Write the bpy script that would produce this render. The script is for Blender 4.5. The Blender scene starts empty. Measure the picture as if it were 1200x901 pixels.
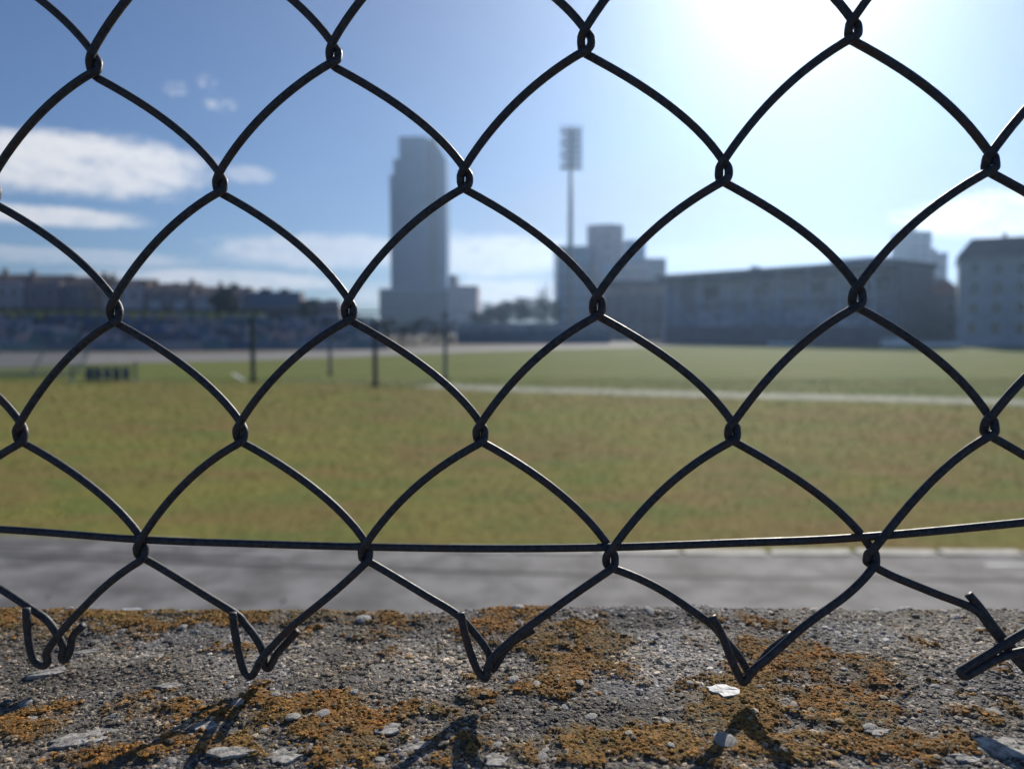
import bpy, bmesh, math, random
import numpy as np
from mathutils import Vector, Matrix
random.seed(7); rng = np.random.default_rng(7)
S = bpy.context.scene
COL = S.collection
R_ = math.radians

# ------------------------------------------------------------------ camera
FPX, CX, CY = 906.0, 600.0, 450.5            # photograph: focal length and centre in its pixels
TH = math.atan2(65.5, FPX)                   # camera looks down by this angle
CAM = np.array([0.0, 0.0, 2.1])
FW = np.array([0, math.cos(TH), -math.sin(TH)]); UP = np.array([0, math.sin(TH), math.cos(TH)]); RT = np.array([1.0, 0, 0])
def ray(u, v): return RT*((u-CX)/FPX) - UP*((v-CY)/FPX) + FW
def at(u, v, Y):
    d = ray(u, v); return CAM + d*(Y/d[1])
def gnd(u, v, z=0.0):
    d = ray(u, v); return CAM + d*((z-CAM[2])/d[2])
cam = bpy.data.cameras.new('camera'); co = bpy.data.objects.new('camera', cam); COL.objects.link(co)
co.location = CAM; co.rotation_euler = (math.pi/2 - TH, 0, 0)
cam.sensor_width = 36; cam.lens = 36*FPX/1200
cam.clip_start = 0.01; cam.clip_end = 5000
cam.dof.use_dof = True; cam.dof.focus_distance = 0.222
cam.dof.aperture_fstop = cam.lens/2.3        # an opening 2.3 mm wide
cam.dof.aperture_blades = 0
S.camera = co

# ------------------------------------------------------------------ sun, sky, exposure
SUN = ray(940, -85); SUN = SUN/np.linalg.norm(SUN)
EL = math.asin(SUN[2]); AZ = math.atan2(SUN[0], SUN[1])
sl = bpy.data.lights.new('sun', 'SUN'); so = bpy.data.objects.new('sun', sl); COL.objects.link(so)
sl.energy = 5.0; sl.angle = R_(0.5); sl.color = (1.0, 0.93, 0.82)
so.rotation_euler = Vector(SUN).to_track_quat('Z', 'Y').to_euler()
S.view_settings.view_transform = 'Standard'; S.view_settings.look = 'None'
S.view_settings.exposure = 0.14; S.view_settings.gamma = 1.0
S.cycles.use_denoising = True
S.cycles.max_bounces = 6; S.cycles.volume_bounces = 0

class NT:                                     # small node-tree helper
    def __init__(s, tree): s.t = tree; s.n = tree.nodes; s.l = tree.links
    def new(s, typ, **kw):
        nd = s.n.new(typ)
        for k, v in kw.items():
            if k.startswith('i_'): nd.inputs[k[2:]].default_value = v
            else: setattr(nd, k, v)
        return nd
    def put(s, sock, v):
        if hasattr(v, 'is_linked') or isinstance(v, bpy.types.NodeSocket): s.l.new(v, sock)
        else: sock.default_value = v
    def m(s, op, a, b=0.0, c=0.0, clamp=False):
        nd = s.n.new('ShaderNodeMath'); nd.operation = op; nd.use_clamp = clamp
        for i, x in enumerate((a, b, c)): s.put(nd.inputs[i], x)
        return nd.outputs[0]
    def mix(s, f, a, b, blend='MIX'):
        nd = s.n.new('ShaderNodeMix'); nd.data_type = 'RGBA'; nd.blend_type = blend; nd.clamp_factor = True
        s.put(nd.inputs[0], f)
        for i, x in ((6, a), (7, b)):
            if isinstance(x, tuple) and len(x) == 3: x = (*x, 1)
            s.put(nd.inputs[i], x)
        return nd.outputs[2]
    def noise(s, vec, scale, detail=4, rough=.55, dist=0.0):
        nd = s.n.new('ShaderNodeTexNoise'); nd.inputs['Scale'].default_value = scale
        nd.inputs['Detail'].default_value = detail; nd.inputs['Roughness'].default_value = rough; nd.inputs['Distortion'].default_value = dist
        if vec is not None: s.l.new(vec, nd.inputs['Vector'])
        return nd.outputs[0]
    def step(s, x, lo, hi):
        nd = s.n.new('ShaderNodeMapRange'); nd.interpolation_type = 'SMOOTHSTEP'
        s.put(nd.inputs[0], x); nd.inputs[1].default_value = lo; nd.inputs[2].default_value = hi
        return nd.outputs[0]

W = bpy.data.worlds.new('World'); S.world = W; W.use_nodes = True
w = NT(W.node_tree); w.n.clear()
sky = w.new('ShaderNodeTexSky', sky_type='NISHITA', sun_disc=False, sun_elevation=EL, sun_rotation=AZ,
            altitude=150, air_density=1.0, dust_density=0.12, ozone_density=2.0)
tc = w.new('ShaderNodeTexCoord')
sep = w.new('ShaderNodeSeparateXYZ'); w.l.new(tc.outputs['Generated'], sep.inputs[0])
dx, dy, dz = sep.outputs
az = w.m('ARCTAN2', dx, dy); el = w.m('ARCSINE', dz)
dot = w.new('ShaderNodeVectorMath', operation='DOT_PRODUCT'); w.l.new(tc.outputs['Generated'], dot.inputs[0]); dot.inputs[1].default_value = tuple(SUN)
ang = w.m('ARCCOSINE', w.m('MINIMUM', dot.outputs['Value'], 0.99999))
# bright thin veil round the sun (forward scattering of the thin cloud)
glow = w.m('ADD', w.m('MULTIPLY', w.m('EXPONENT', w.m('MULTIPLY', ang, -1/R_(2.8))), 50.0),
                  w.m('MULTIPLY', w.m('EXPONENT', w.m('MULTIPLY', ang, -1/R_(14.0))), .15))
# clouds: noise on azimuth / elevation, stretched sideways
cv = w.new('ShaderNodeCombineXYZ'); w.l.new(az, cv.inputs[0]); w.l.new(w.m('MULTIPLY', el, 3.2), cv.inputs[1])
n1 = w.noise(cv.outputs[0], 10, 8, .65, .8)
n2 = w.noise(cv.outputs[0], 42, 7, .65, 1.0)
n3 = w.noise(cv.outputs[0], 95, 6, .65, 1.0)
nn = w.m('ADD', w.m('MULTIPLY', n1, .42), w.m('ADD', w.m('MULTIPLY', n2, .38), w.m('MULTIPLY', w.noise(cv.outputs[0], 130, 5, .65, 1.2), .2)))
def azel(u, v):
    d = ray(u, v); d = d/np.linalg.norm(d); return math.atan2(d[0], d[1]), math.asin(d[2])
clouds = None
for (u, v, ru, rv, amt) in ((90, 193, 215, 50, 1.0), (55, 253, 150, 16, 1.0), (205, 105, 22, 15, .75), (243, 97, 18, 14, .7), (258, 122, 29.5, 14, .85),
                            (290, 205, 40, 14, .42), (1165, 252, 170, 38, 1.0), (60, 300, 240, 14, .5), (250, 328, 200, 16, .85), (375, 295, 170, 28, .7),
                            (560, 300, 180, 34, .8), (600, 345, 260, 24, .8), (900, 300, 250, 36, .15)):
    a0, e0 = azel(u, v); a1, _ = azel(u+ru, v); _, e1 = azel(u, v-rv)
    q = w.m('ADD', w.m('POWER', w.m('DIVIDE', w.m('SUBTRACT', az, a0), a1-a0), 2.0), w.m('POWER', w.m('DIVIDE', w.m('SUBTRACT', el, e0), e1-e0), 2.0))
    mk = w.m('MULTIPLY', w.m('SUBTRACT', 1.25, q, clamp=True), 1.0)
    if ru < 30: cl = w.m('MULTIPLY', w.step(w.m('ADD', w.m('MULTIPLY', w.m('SUBTRACT', n3, .5), 4.5), w.m('MULTIPLY_ADD', mk, 1.3, -1.1)), -.1, 1.3), amt)
    else: cl = w.m('MULTIPLY', w.step(w.m('ADD', w.m('MULTIPLY', w.m('SUBTRACT', nn, .5), 3.4), w.m('MULTIPLY_ADD', mk, 1.5, -.7)), .0, .95), amt)
    clouds = cl if clouds is None else w.m('MAXIMUM', clouds, cl)
# the rest of the sky carries the same broken clouds low above the horizon
low = w.m('MULTIPLY', w.step(nn, .5, .72), w.m('MULTIPLY', w.step(el, .32, .1), .55))
out = w.m('MULTIPLY', w.step(w.m('ABSOLUTE', az), .62, .85), low)
clouds = w.m('MAXIMUM', clouds, out)
hz = w.m('MULTIPLY', w.m('EXPONENT', w.m('MULTIPLY', w.m('MAXIMUM', el, 0.0), -1/R_(5.0))), .12)
base = w.new('ShaderNodeBackground', i_Strength=0.056)
tint = w.mix(1.0, sky.outputs[0], (.645, .86, 1.18), 'MULTIPLY')
gl = w.new('ShaderNodeVectorMath', operation='SCALE'); gl.inputs[0].default_value = (1.0, .98, 1.0); w.l.new(glow, gl.inputs['Scale'])
cloudcol = w.mix(w.step(ang, .2, 1.1), (15.0, 15.0, 15.2), (14.2, 14.2, 14.4))
skc = w.mix(hz, tint, (7.2, 7.9, 9.2))
veil = w.m('MULTIPLY', w.m('EXPONENT', w.m('MULTIPLY', ang, -1/R_(17.0))), .95)
skc = w.mix(veil, skc, (6.9, 6.5, 7.0))
a0, e0 = azel(860, 270); a1, _ = azel(1260, 270); _, e1 = azel(860, 165)
q = w.m('ADD', w.m('POWER', w.m('DIVIDE', w.m('SUBTRACT', az, a0), a1-a0), 2.0), w.m('POWER', w.m('DIVIDE', w.m('SUBTRACT', el, e0), e1-e0), 2.0))
strat = w.m('MULTIPLY', w.m('ADD', w.m('MULTIPLY', w.step(nn, .35, .65), .3), .7), w.m('MULTIPLY', w.step(q, 1.3, .1), .95))
skc = w.mix(strat, skc, (5.2, 5.2, 6.0))      # thin grey layer cloud low under the sun
skc = w.mix(clouds, skc, cloudcol)
ad = w.new('ShaderNodeVectorMath', operation='ADD'); w.l.new(skc, ad.inputs[0]); w.l.new(gl.outputs[0], ad.inputs[1])
w.l.new(ad.outputs[0], base.inputs['Color'])
wo = w.new('ShaderNodeOutputWorld'); w.l.new(base.outputs[0], wo.inputs['Surface'])

# ------------------------------------------------------------------ materials
def mat(name, col, rough=.7, var=.18, scale=3.0, bump=0.0, bscale=None, metal=0.0, col2=None, spec=.4, coord='Object'):
    M = bpy.data.materials.new(name); M.use_nodes = True; t = NT(M.node_tree); t.n.clear()
    b = t.new('ShaderNodeBsdfPrincipled'); o = t.new('ShaderNodeOutputMaterial'); t.l.new(b.outputs[0], o.inputs[0])
    b.inputs['Roughness'].default_value = rough; b.inputs['Metallic'].default_value = metal; b.inputs['Specular IOR Level'].default_value = spec
    tcx = t.new('ShaderNodeTexCoord'); vec = tcx.outputs[coord]
    n = t.noise(vec, scale, 6, .6)
    c2 = col2 if col2 else tuple(min(1, c*(1+var*2)) for c in col)
    c1 = col if col2 else tuple(c*(1-var) for c in col)
    t.l.new(t.mix(t.step(n, .3, .7), c1, c2), b.inputs['Base Color'])
    if bump:
        bp = t.new('ShaderNodeBump', i_Strength=1.0, i_Distance=bump); t.l.new(t.noise(vec, bscale or scale*6, 4), bp.inputs['Height']); t.l.new(bp.outputs[0], b.inputs['Normal'])
    return M
def attr_mat(name, rough, bump, bscale, spec=.3):    # base colour stored with the grains themselves
    M = bpy.data.materials.new(name); M.use_nodes = True; t = NT(M.node_tree); t.n.clear()
    b = t.new('ShaderNodeBsdfPrincipled'); o = t.new('ShaderNodeOutputMaterial'); t.l.new(b.outputs[0], o.inputs[0])
    b.inputs['Roughness'].default_value = rough; b.inputs['Specular IOR Level'].default_value = spec
    a = t.new('ShaderNodeAttribute', attribute_name='tone'); tcx = t.new('ShaderNodeTexCoord')
    n = t.noise(tcx.outputs['Object'], bscale, 4)
    t.l.new(t.mix(t.step(n, .25, .75), t.mix(1.0, a.outputs['Color'], (.72, .72, .72), 'MULTIPLY'), t.mix(1.0, a.outputs['Color'], (1.25, 1.25, 1.25), 'MULTIPLY')), b.inputs['Base Color'])
    bp = t.new('ShaderNodeBump', i_Strength=1.0, i_Distance=bump); t.l.new(n, bp.inputs['Height']); t.l.new(bp.outputs[0], b.inputs['Normal'])
    return M
def grass_mat(name, ca, cb, cc):
    M = bpy.data.materials.new(name); M.use_nodes = True; t = NT(M.node_tree); t.n.clear()
    b = t.new('ShaderNodeBsdfPrincipled', i_Roughness=.9); o = t.new('ShaderNodeOutputMaterial'); t.l.new(b.outputs[0], o.inputs[0])
    b.inputs['Specular IOR Level'].default_value = .03
    v = t.new('ShaderNodeTexCoord').outputs['Object']
    mp = t.new('ShaderNodeMapping'); mp.inputs['Scale'].default_value = (.45, 1.0, 1.0); t.l.new(v, mp.inputs[0]); sv = mp.outputs[0]
    big = t.noise(sv, .42, 5, .62, .8); fine = t.noise(v, 6, 6, .7); mid = t.noise(sv, 1.3, 5, .65, .6)
    c = t.mix(t.step(big, .40, .60), ca, cb); c = t.mix(t.m('MULTIPLY', t.step(mid, .45, .62), .8), c, cc)
    c = t.mix(1.0, c, t.mix(t.step(fine, .25, .75), (.88, .88, .88), (1.1, 1.1, 1.1)), 'MULTIPLY')
    t.l.new(c, b.inputs['Base Color'])
    bp = t.new('ShaderNodeBump', i_Strength=.9, i_Distance=.05); t.l.new(fine, bp.inputs['Height']); t.l.new(bp.outputs[0], b.inputs['Normal'])
    return M

# ------------------------------------------------------------------ object helpers
def tag(o, label=None, cat=None, group=None, kind=None):
    for k, v in (('label', label), ('category', cat), ('group', group), ('kind', kind)):
        if v: o[k] = v
    return o
def link(name, me, parent=None, loc=None):
    o = bpy.data.objects.new(name, me); COL.objects.link(o)
    if parent is not None: o.parent = parent
    if loc is not None: o.location = loc
    return o
def empty(name, loc=(0, 0, 0), rz=0.0):
    o = bpy.data.objects.new(name, None); COL.objects.link(o); o.location = loc; o.rotation_euler = (0, 0, rz); o.empty_display_size = .2
    return o
class MB:
    def __init__(s): s.v = []; s.f = []; s.mi = []; s.cur = 0
    def box(s, x0, x1, y0, y1, z0, z1):
        n = len(s.v); s.v += [(x, y, z) for z in (z0, z1) for y in (y0, y1) for x in (x0, x1)]
        for q in ((0, 2, 3, 1), (4, 5, 7, 6), (0, 1, 5, 4), (2, 6, 7, 3), (0, 4, 6, 2), (1, 3, 7, 5)): s.f.append(tuple(n+i for i in q)); s.mi.append(s.cur)
        return s
    def prism(s, pts, h0, h1):                # polygon in x,y raised from h0 to h1
        n = len(s.v); k = len(pts); s.v += [(p[0], p[1], h0) for p in pts] + [(p[0], p[1], h1) for p in pts]
        s.f.append(tuple(n+i for i in reversed(range(k)))); s.f.append(tuple(n+k+i for i in range(k))); s.mi += [s.cur]*2
        for i in range(k): j = (i+1) % k; s.f.append((n+i, n+j, n+k+j, n+k+i)); s.mi.append(s.cur)
        return s
    def roof(s, x0, x1, y0, y1, z0, z1, inset=0.0, ov=.3):   # ridge along x
        n = len(s.v); ym = (y0+y1)/2; x0 -= ov; x1 += ov; y0 -= ov; y1 += ov
        s.v += [(x0, y0, z0), (x1, y0, z0), (x1, y1, z0), (x0, y1, z0), (x0+inset, ym, z1), (x1-inset, ym, z1)]
        for q in ((0, 3, 2, 1), (0, 1, 5, 4), (2, 3, 4, 5), (0, 4, 3), (1, 2, 5)): s.f.append(tuple(n+i for i in q)); s.mi.append(s.cur)
        return s
    def tube(s, pts, rad, sides=8, cap=True):
        pts = [Vector(p) for p in pts]; n = len(s.v); k = len(pts)
        rr = rad if hasattr(rad, '__len__') else [rad]*k
        t0 = (pts[1]-pts[0]).normalized(); nrm = t0.orthogonal().normalized(); tp = t0
        for i, p in enumerate(pts):
            t = (pts[min(i+1, k-1)]-pts[max(i-1, 0)])
            t = t.normalized() if t.length > 1e-9 else tp
            nrm = tp.rotation_difference(t) @ nrm; nrm = (nrm - t*nrm.dot(t)).normalized(); bn = t.cross(nrm); tp = t
            for q in range(sides):
                a = 2*math.pi*q/sides; s.v.append(tuple(p + (nrm*math.cos(a)+bn*math.sin(a))*rr[i]))
        for i in range(k-1):
            for q in range(sides):
                a = n+i*sides+q; b = n+i*sides+(q+1) % sides; s.f.append((a, b, b+sides, a+sides)); s.mi.append(s.cur)
        if cap: s.f.append(tuple(n+q for q in reversed(range(sides)))); s.f.append(tuple(n+(k-1)*sides+q for q in range(sides))); s.mi += [s.cur]*2
        return s
    def mesh(s, name, mats, smooth=False):
        me = bpy.data.meshes.new(name); me.from_pydata(s.v, [], s.f)
        for m in (mats if isinstance(mats, (list, tuple)) else [mats]): me.materials.append(m)
        me.polygons.foreach_set('material_index', s.mi)
        if smooth: me.polygons.foreach_set('use_smooth', [True]*len(s.f))
        me.update(); return me
    def build(s, name, mats, parent=None, loc=None, smooth=False): return link(name, s.mesh(name, mats, smooth), parent, loc)
def npmesh(name, V, F, mats, smooth=True, tone=None, mask=None):   # big meshes straight from arrays
    me = bpy.data.meshes.new(name); k = F.shape[1]
    me.vertices.add(len(V)); me.vertices.foreach_set('co', np.ascontiguousarray(V, np.float32).ravel())
    me.loops.add(F.size); me.loops.foreach_set('vertex_index', np.ascontiguousarray(F, np.int32).ravel())
    me.polygons.add(len(F)); me.polygons.foreach_set('loop_start', np.arange(0, F.size, k, dtype=np.int32))
    me.polygons.foreach_set('use_smooth', np.full(len(F), smooth))
    for m in (mats if isinstance(mats, (list, tuple)) else [mats]): me.materials.append(m)
    if tone is not None:
        a = me.color_attributes.new('tone', 'FLOAT_COLOR', 'POINT'); c = np.ones((len(V), 4), np.float32); c[:, :3] = tone; a.data.foreach_set('color', c.ravel())
    if mask is not None:
        a = me.attributes.new('crust', 'FLOAT', 'POINT'); a.data.foreach_set('value', np.ascontiguousarray(mask, np.float32))
    me.update(calc_edges=True); me.validate(); return me
ICO = None
def ico():
    global ICO
    if ICO is None:
        bm = bmesh.new(); bmesh.ops.create_icosphere(bm, subdivisions=1, radius=1.0)
        ICO = (np.array([v.co[:] for v in bm.verts]), np.array([[v.index for v in f.verts] for f in bm.faces])); bm.free()
    return ICO
def grains(P, rad, flat, rough):              # many small lumps: positions, radii, flattening, raggedness
    V0, F0 = ico(); n = len(P); k = len(V0)
    sc = rad[:, None]*np.stack([rng.uniform(.75, 1.3, n), rng.uniform(.75, 1.3, n), flat*rng.uniform(.7, 1.2, n)], 1)
    V = V0[None]*(1+rough*rng.uniform(-1, 1, (n, k, 1)))*sc[:, None]
    a = rng.uniform(0, 6.283, n); c, s_ = np.cos(a)[:, None], np.sin(a)[:, None]
    X = V[:, :, 0]*c - V[:, :, 1]*s_; Y = V[:, :, 0]*s_ + V[:, :, 1]*c
    V = np.stack([X, Y, V[:, :, 2]], 2) + P[:, None]
    F = F0[None] + (np.arange(n)*k)[:, None, None]
    return V.reshape(-1, 3), F.reshape(-1, 3), k
def vnoise(x, y, seed):                       # smooth value noise, 0..1
    T = np.random.default_rng(seed).random((256, 256)); xi = np.floor(x).astype(int); yi = np.floor(y).astype(int)
    fx = x-xi; fy = y-yi; fx = fx*fx*(3-2*fx); fy = fy*fy*(3-2*fy)
    g = lambda a, b: T[a % 256, b % 256]
    return (g(xi, yi)*(1-fx)+g(xi+1, yi)*fx)*(1-fy)+(g(xi, yi+1)*(1-fx)+g(xi+1, yi+1)*fx)*fy
def fbm(x, y, f, seed, octs=4, gain=.55):
    o = 0; a = 1; tot = 0
    for i in range(octs): o = o + a*vnoise(x*f+17.3*i, y*f-9.1*i, seed+i); tot += a; a *= gain; f *= 2.07
    return o/tot
def sstep(x, a, b):
    t = np.clip((x-a)/(b-a), 0, 1); return t*t*(3-2*t)

# ------------------------------------------------------------------ ground, grass, track
M_ground = mat('bare_earth', (.10, .085, .06), .95, .3, .4, .03)
M_dry = grass_mat('dry_grass', (.29, .215, .085), (.29, .265, .078), (.19, .235, .065))
M_green = grass_mat('green_grass', (.15, .185, .050), (.20, .205, .065), (.16, .20, .052))
M_strip = mat('worn_strip', (.22, .24, .16), .9, .15, 1.2, .01)
M_asph = mat('asphalt', (.15, .147, .147), .85, .38, 2.2, .006, 60)
M_trackfar = mat('far_track', (.165, .16, .16), .85, .15, .6, .004)
M_seam = mat('tar_seam', (.035, .035, .037), .8, .2, 3)
M_white = mat('white_paint', (.62, .62, .60), .7, .12, 5)
M_kerb = mat('kerb_concrete', (.50, .48, .42), .85, .22, 4, .003)
def sheet(name, pts, z, m, cuts=0):
    me = bpy.data.meshes.new(name); me.from_pydata([(p[0], p[1], z) for p in pts], [], [tuple(range(len(pts)))]); me.materials.append(m)
    o = link(name, me); o['kind'] = 'structure'; return o
sheet('ground', [(-1100, -60), (1100, -60), (1100, 1100), (-1100, 1100)], 0.0, M_ground)
KE = [(-900, 560), (-300, 603), (0, 627), (150, 634), (300, 639), (450, 643), (600, 646), (800, 648), (1000, 648.5), (1200, 649), (1600, 648), (2200, 640)]
kerbline = [gnd(*p)[:2] for p in KE]
BD = [(-1500, 452), (-400, 448), (160, 447), (400, 450), (600, 457), (1200, 473), (2000, 492)]
bound = [gnd(*p)[:2] for p in BD]
tr_near = [gnd(*p)[:2] for p in ((-700, 450), (-200, 441), (0, 431), (100, 427), (200, 424.5), (300, 422.5), (420, 418), (550, 412.5), (700, 408), (800, 405.5), (1000, 405.6), (1200, 406.5), (1700, 409), (2400, 420))]
tr_far = [gnd(*p)[:2] for p in ((-700, 425), (-200, 415), (0, 413), (100, 414), (200, 415.5), (300, 415), (420, 410.5), (550, 407.5), (700, 403.5), (800, 402.6), (1000, 403.6), (1200, 404.6), (1700, 407), (2400, 416))]
sheet('near_grass', list(kerbline) + list(reversed(bound)), .008, M_dry)
sheet('pitch', list(bound) + list(reversed(tr_near)), .012, M_green)
sheet('far_track', list(tr_near) + list(reversed(tr_far)), .016, M_trackfar)
sheet('track', [(-40, .2), (40, .2)] + list(reversed(kerbline)), .008, M_asph)
def ribbon(name, line, wid, z, m):
    L = [Vector((p[0], p[1])) for p in line]; a = []; b = []
    for i, p in enumerate(L):
        t = (L[min(i+1, len(L)-1)]-L[max(i-1, 0)]).normalized(); nn_ = Vector((-t.y, t.x)); a.append(p+nn_*wid/2); b.append(p-nn_*wid/2)
    V = [(p.x, p.y, z) for p in a+b]; k = len(a)
    me = bpy.data.meshes.new(name); me.from_pydata(V, [], [(i, k+i, k+i+1, i+1) for i in range(k-1)]); me.materials.append(m)
    o = link(name, me); o['kind'] = 'structure'; return o
ribbon('worn_strip', [gnd(*p)[:2] for p in ((500, 452), (600, 456.5), (760, 461), (900, 464.5), (1050, 468), (1200, 472), (1700, 484))], 2.1, .018, M_strip)
ribbon('tar_seam', [gnd(*p)[:2] for p in ((-300, 640), (0, 652), (180, 659), (330, 664), (520, 670), (700, 675), (900, 678), (1200, 681), (1700, 684))], .05, .013, M_seam)
ribbon('tar_seam', [gnd(*p)[:2] for p in ((-100, 643), (60, 648), (190, 652), (330, 656))], .03, .013, M_seam)
ribbon('lane_line', [gnd(*p)[:2] for p in ((1155, 663.5), (1300, 664), (1500, 664), (1800, 662))], .05, .013, M_white)
ribbon('pitch_line', [gnd(*p)[:2] for p in ((330, 446), (450, 447.5), (520, 448.5))], .12, .022, M_white)
ribbon('pitch_line', [gnd(*p)[:2] for p in ((272, 438), (279, 442), (287, 447))], .12, .022, M_white)
# kerb stones along the grass edge
kerb = empty('kerb'); kerb['kind'] = 'structure'
KL = [Vector((p[0], p[1])) for p in kerbline]
kst = []
for i in range(len(KL)-1):
    a, b = KL[i], KL[i+1]; n = max(1, int((b-a).length/.6)); kst += [(a.lerp(b, q/n), a.lerp(b, (q+1)/n)) for q in range(n)]
kme = []
for q in range(4):
    m_ = MB(); hh = .016+.008*random.random(); m_.prism([(-.285, -.08), (.285+random.uniform(-.03, .01), -.085), (.285, .08), (-.285+random.uniform(-.01, .03), .075)], 0, hh); kme.append(m_.mesh('kerb_stone', M_kerb))
for a, b in kst:
    mid = (a+b)/2
    if not -7 < mid.x < 9: continue
    if (mid.x < -.7 and random.random() < .9) or random.random() < .06: continue      # sunk or lost stones
    o = link('kerb_stone', random.choice(kme), kerb, (mid.x, mid.y, .004+random.uniform(-.006, .0)))
    o.rotation_euler = (random.uniform(-.01, .01), random.uniform(-.01, .01), math.atan2((b-a).y, (b-a).x)+random.uniform(-.02, .02)); o.scale = ((b-a).length/.6, 1, 1)
# grass blades on the near field
n = 90000
gx = rng.uniform(-1, 1, n); gy = 7.2*np.exp(rng.uniform(0, 1.5, n)); gx = gx*gy*.75
ky = np.interp(gx, [p[0] for p in kerbline], [p[1] for p in kerbline]); ok = gy > ky+.05; gx, gy = gx[ok], gy[ok]; n = len(gx)
a = rng.uniform(0, 6.28, n); h = rng.uniform(.012, .040, n)*(gy/9)**.5; wd = .005*(gy/8)
ln = rng.normal(0, .04, (n, 2))
V = np.zeros((n, 3, 3)); V[:, 0] = np.stack([gx-np.cos(a)*wd, gy-np.sin(a)*wd, np.full(n, .006)], 1); V[:, 1] = np.stack([gx+np.cos(a)*wd, gy+np.sin(a)*wd, np.full(n, .006)], 1)
V[:, 2] = np.stack([gx+ln[:, 0], gy+ln[:, 1], h], 1)
mixv = sstep(fbm(gx*.45, gy, .9, 90, 4)*.85+rng.random(n)*.15, .3, .7)[:, None]
tone = np.array([.36, .29, .095])*mixv + np.array([.22, .26, .075])*(1-mixv); tone = tone*rng.uniform(.88, 1.12, (n, 1))
M_blade = attr_mat('grass_blades', .9, .001, 20, .03)
go = link('grass', npmesh('grass', V.reshape(-1, 3), np.arange(3*n).reshape(-1, 3), M_blade, False, np.repeat(tone, 3, 0)))
tag(go, 'short dry olive grass growing on the near field', 'grass', kind='stuff')
# dark scraps on the track
M_scrap = mat('dead_leaf', (.05, .04, .03), .9, .3, 40)
for u, v, lab in ((206, 643, 'dark scrap of leaf on the track just right of the left tension wire knot'), (333, 703, 'dark scrap of leaf on the track above the second wire hook'), (738, 711, 'dark scrap of leaf on the track close behind the wall edge'), (58, 697, 'dark scrap of leaf on the track at far left beyond the first wire hook')):
    p = gnd(u, v, .02); m_ = MB(); q = [(math.cos(t)*random.uniform(.016, .03), math.sin(t)*random.uniform(.012, .022), random.uniform(0, .012)) for t in [k*1.047 for k in range(6)]]
    m_.v = q + [(0, 0, .014)]; m_.f = [(k, (k+1) % 6, 6) for k in range(6)]; m_.mi = [0]*6
    o = m_.build('dead_leaf', M_scrap, None, (p[0], p[1], .012)); tag(o, lab, 'leaf', 'dead leaves on the track')

# ------------------------------------------------------------------ the wall under the fence
ZT = 2.1-.1085                                # mean level of its top
Y1 = .2985                                     # far edge
WROT = -.028
def wallpt(u, v):                             # photograph pixel to wall top
    p = gnd(u, v, ZT); return p[0], p[1]
def wmask(x, y, spots, soft=.5, nz=.45, seed=40):
    m_ = np.zeros_like(x)
    for (u, v, ru, rv, amt) in spots:
        x0, y0 = wallpt(u, v); x1, _ = wallpt(u+ru, v); ya = wallpt(u, max(v-rv, 700))[1]; yb = wallpt(u, v+rv)[1]
        d = np.sqrt(((x-x0)/(x1-x0))**2 + ((y-y0)/(max(ya-yb, .002)/2))**2)
        m_ = np.maximum(m_, amt*np.clip(1.5-d, 0, 1))
    return m_
SPOT = [(60, 724, 110, 16, 1), (170, 724, 90, 13, 1), (20, 745, 40, 12, .7), (300, 722, 50, 10, .55), (440, 726, 80, 11, .45), (390, 745, 60, 12, .4),
        (590, 740, 55, 24, 1), (660, 765, 60, 40, .85), (690, 790, 60, 25, .6), (620, 725, 30, 8, .7), (30, 850, 50, 22, .75), (160, 832, 90, 18, .65), (230, 835, 60, 12, .5),
        (345, 842, 75, 26, .85), (440, 850, 45, 24, .9), (470, 835, 40, 12, .7), (250, 880, 60, 18, .6), (390, 885, 40, 16, .8), (700, 880, 75, 22, 1), (770, 872, 60, 26, .9),
        (850, 850, 60, 45, .9), (950, 800, 75, 42, 1), (985, 835, 70, 26, .95), (930, 880, 100, 22, .9), (1060, 872, 80, 24, .8), (1120, 850, 50, 14, .5), (860, 735, 50, 12, .5),
        (520, 880, 50, 18, .7), (620, 885, 45, 14, .6), (130, 890, 60, 14, .5), (1010, 760, 50, 12, .3), (1170, 760, 30, 12, .35), (1180, 840, 30, 14, .4)]
PALE = [(285, 768, 70, 24, .8), (515, 785, 60, 22, 1), (760, 778, 75, 28, 1), (480, 770, 50, 20, .6), (130, 765, 60, 20, .5), (820, 770, 40, 30, .7), (1100, 755, 110, 30, .5)]
DARK = [(745, 735, 60, 11, 1), (262, 728, 22, 8, 1), (720, 850, 60, 14, .7), (640, 855, 40, 14, .7), (1000, 815, 30, 10, .7), (60, 765, 80, 26, .55), (450, 735, 60, 8, .5), (560, 840, 60, 18, .5), (1010, 715, 140, 10, .5), (90, 800, 90, 14, .5)]
def wallfields(x, y):
    li = wmask(x, y, SPOT)
    far = sstep(np.abs(x), .22, .3)
    li = np.minimum(li*1.25, 1.1); li = np.maximum(li*(1-far), far*sstep(fbm(x, y, 22, 11), .45, .7)*.9)
    nz = fbm(x, y, 75, 12, 5, .65)
    li = sstep(li + (nz-.5)*2.4, .22, .72)
    pa = np.clip(wmask(x, y, PALE) + (fbm(x, y, 80, 15)-.5)*.7, 0, 1)
    dk = np.clip(wmask(x, y, DARK) + (fbm(x, y, 90, 16)-.5)*.6, 0, 1)
    li = li*(1-.7*sstep(fbm(x, y, 120, 101, 4), .54, .66))
    return li, pa, dk
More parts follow.
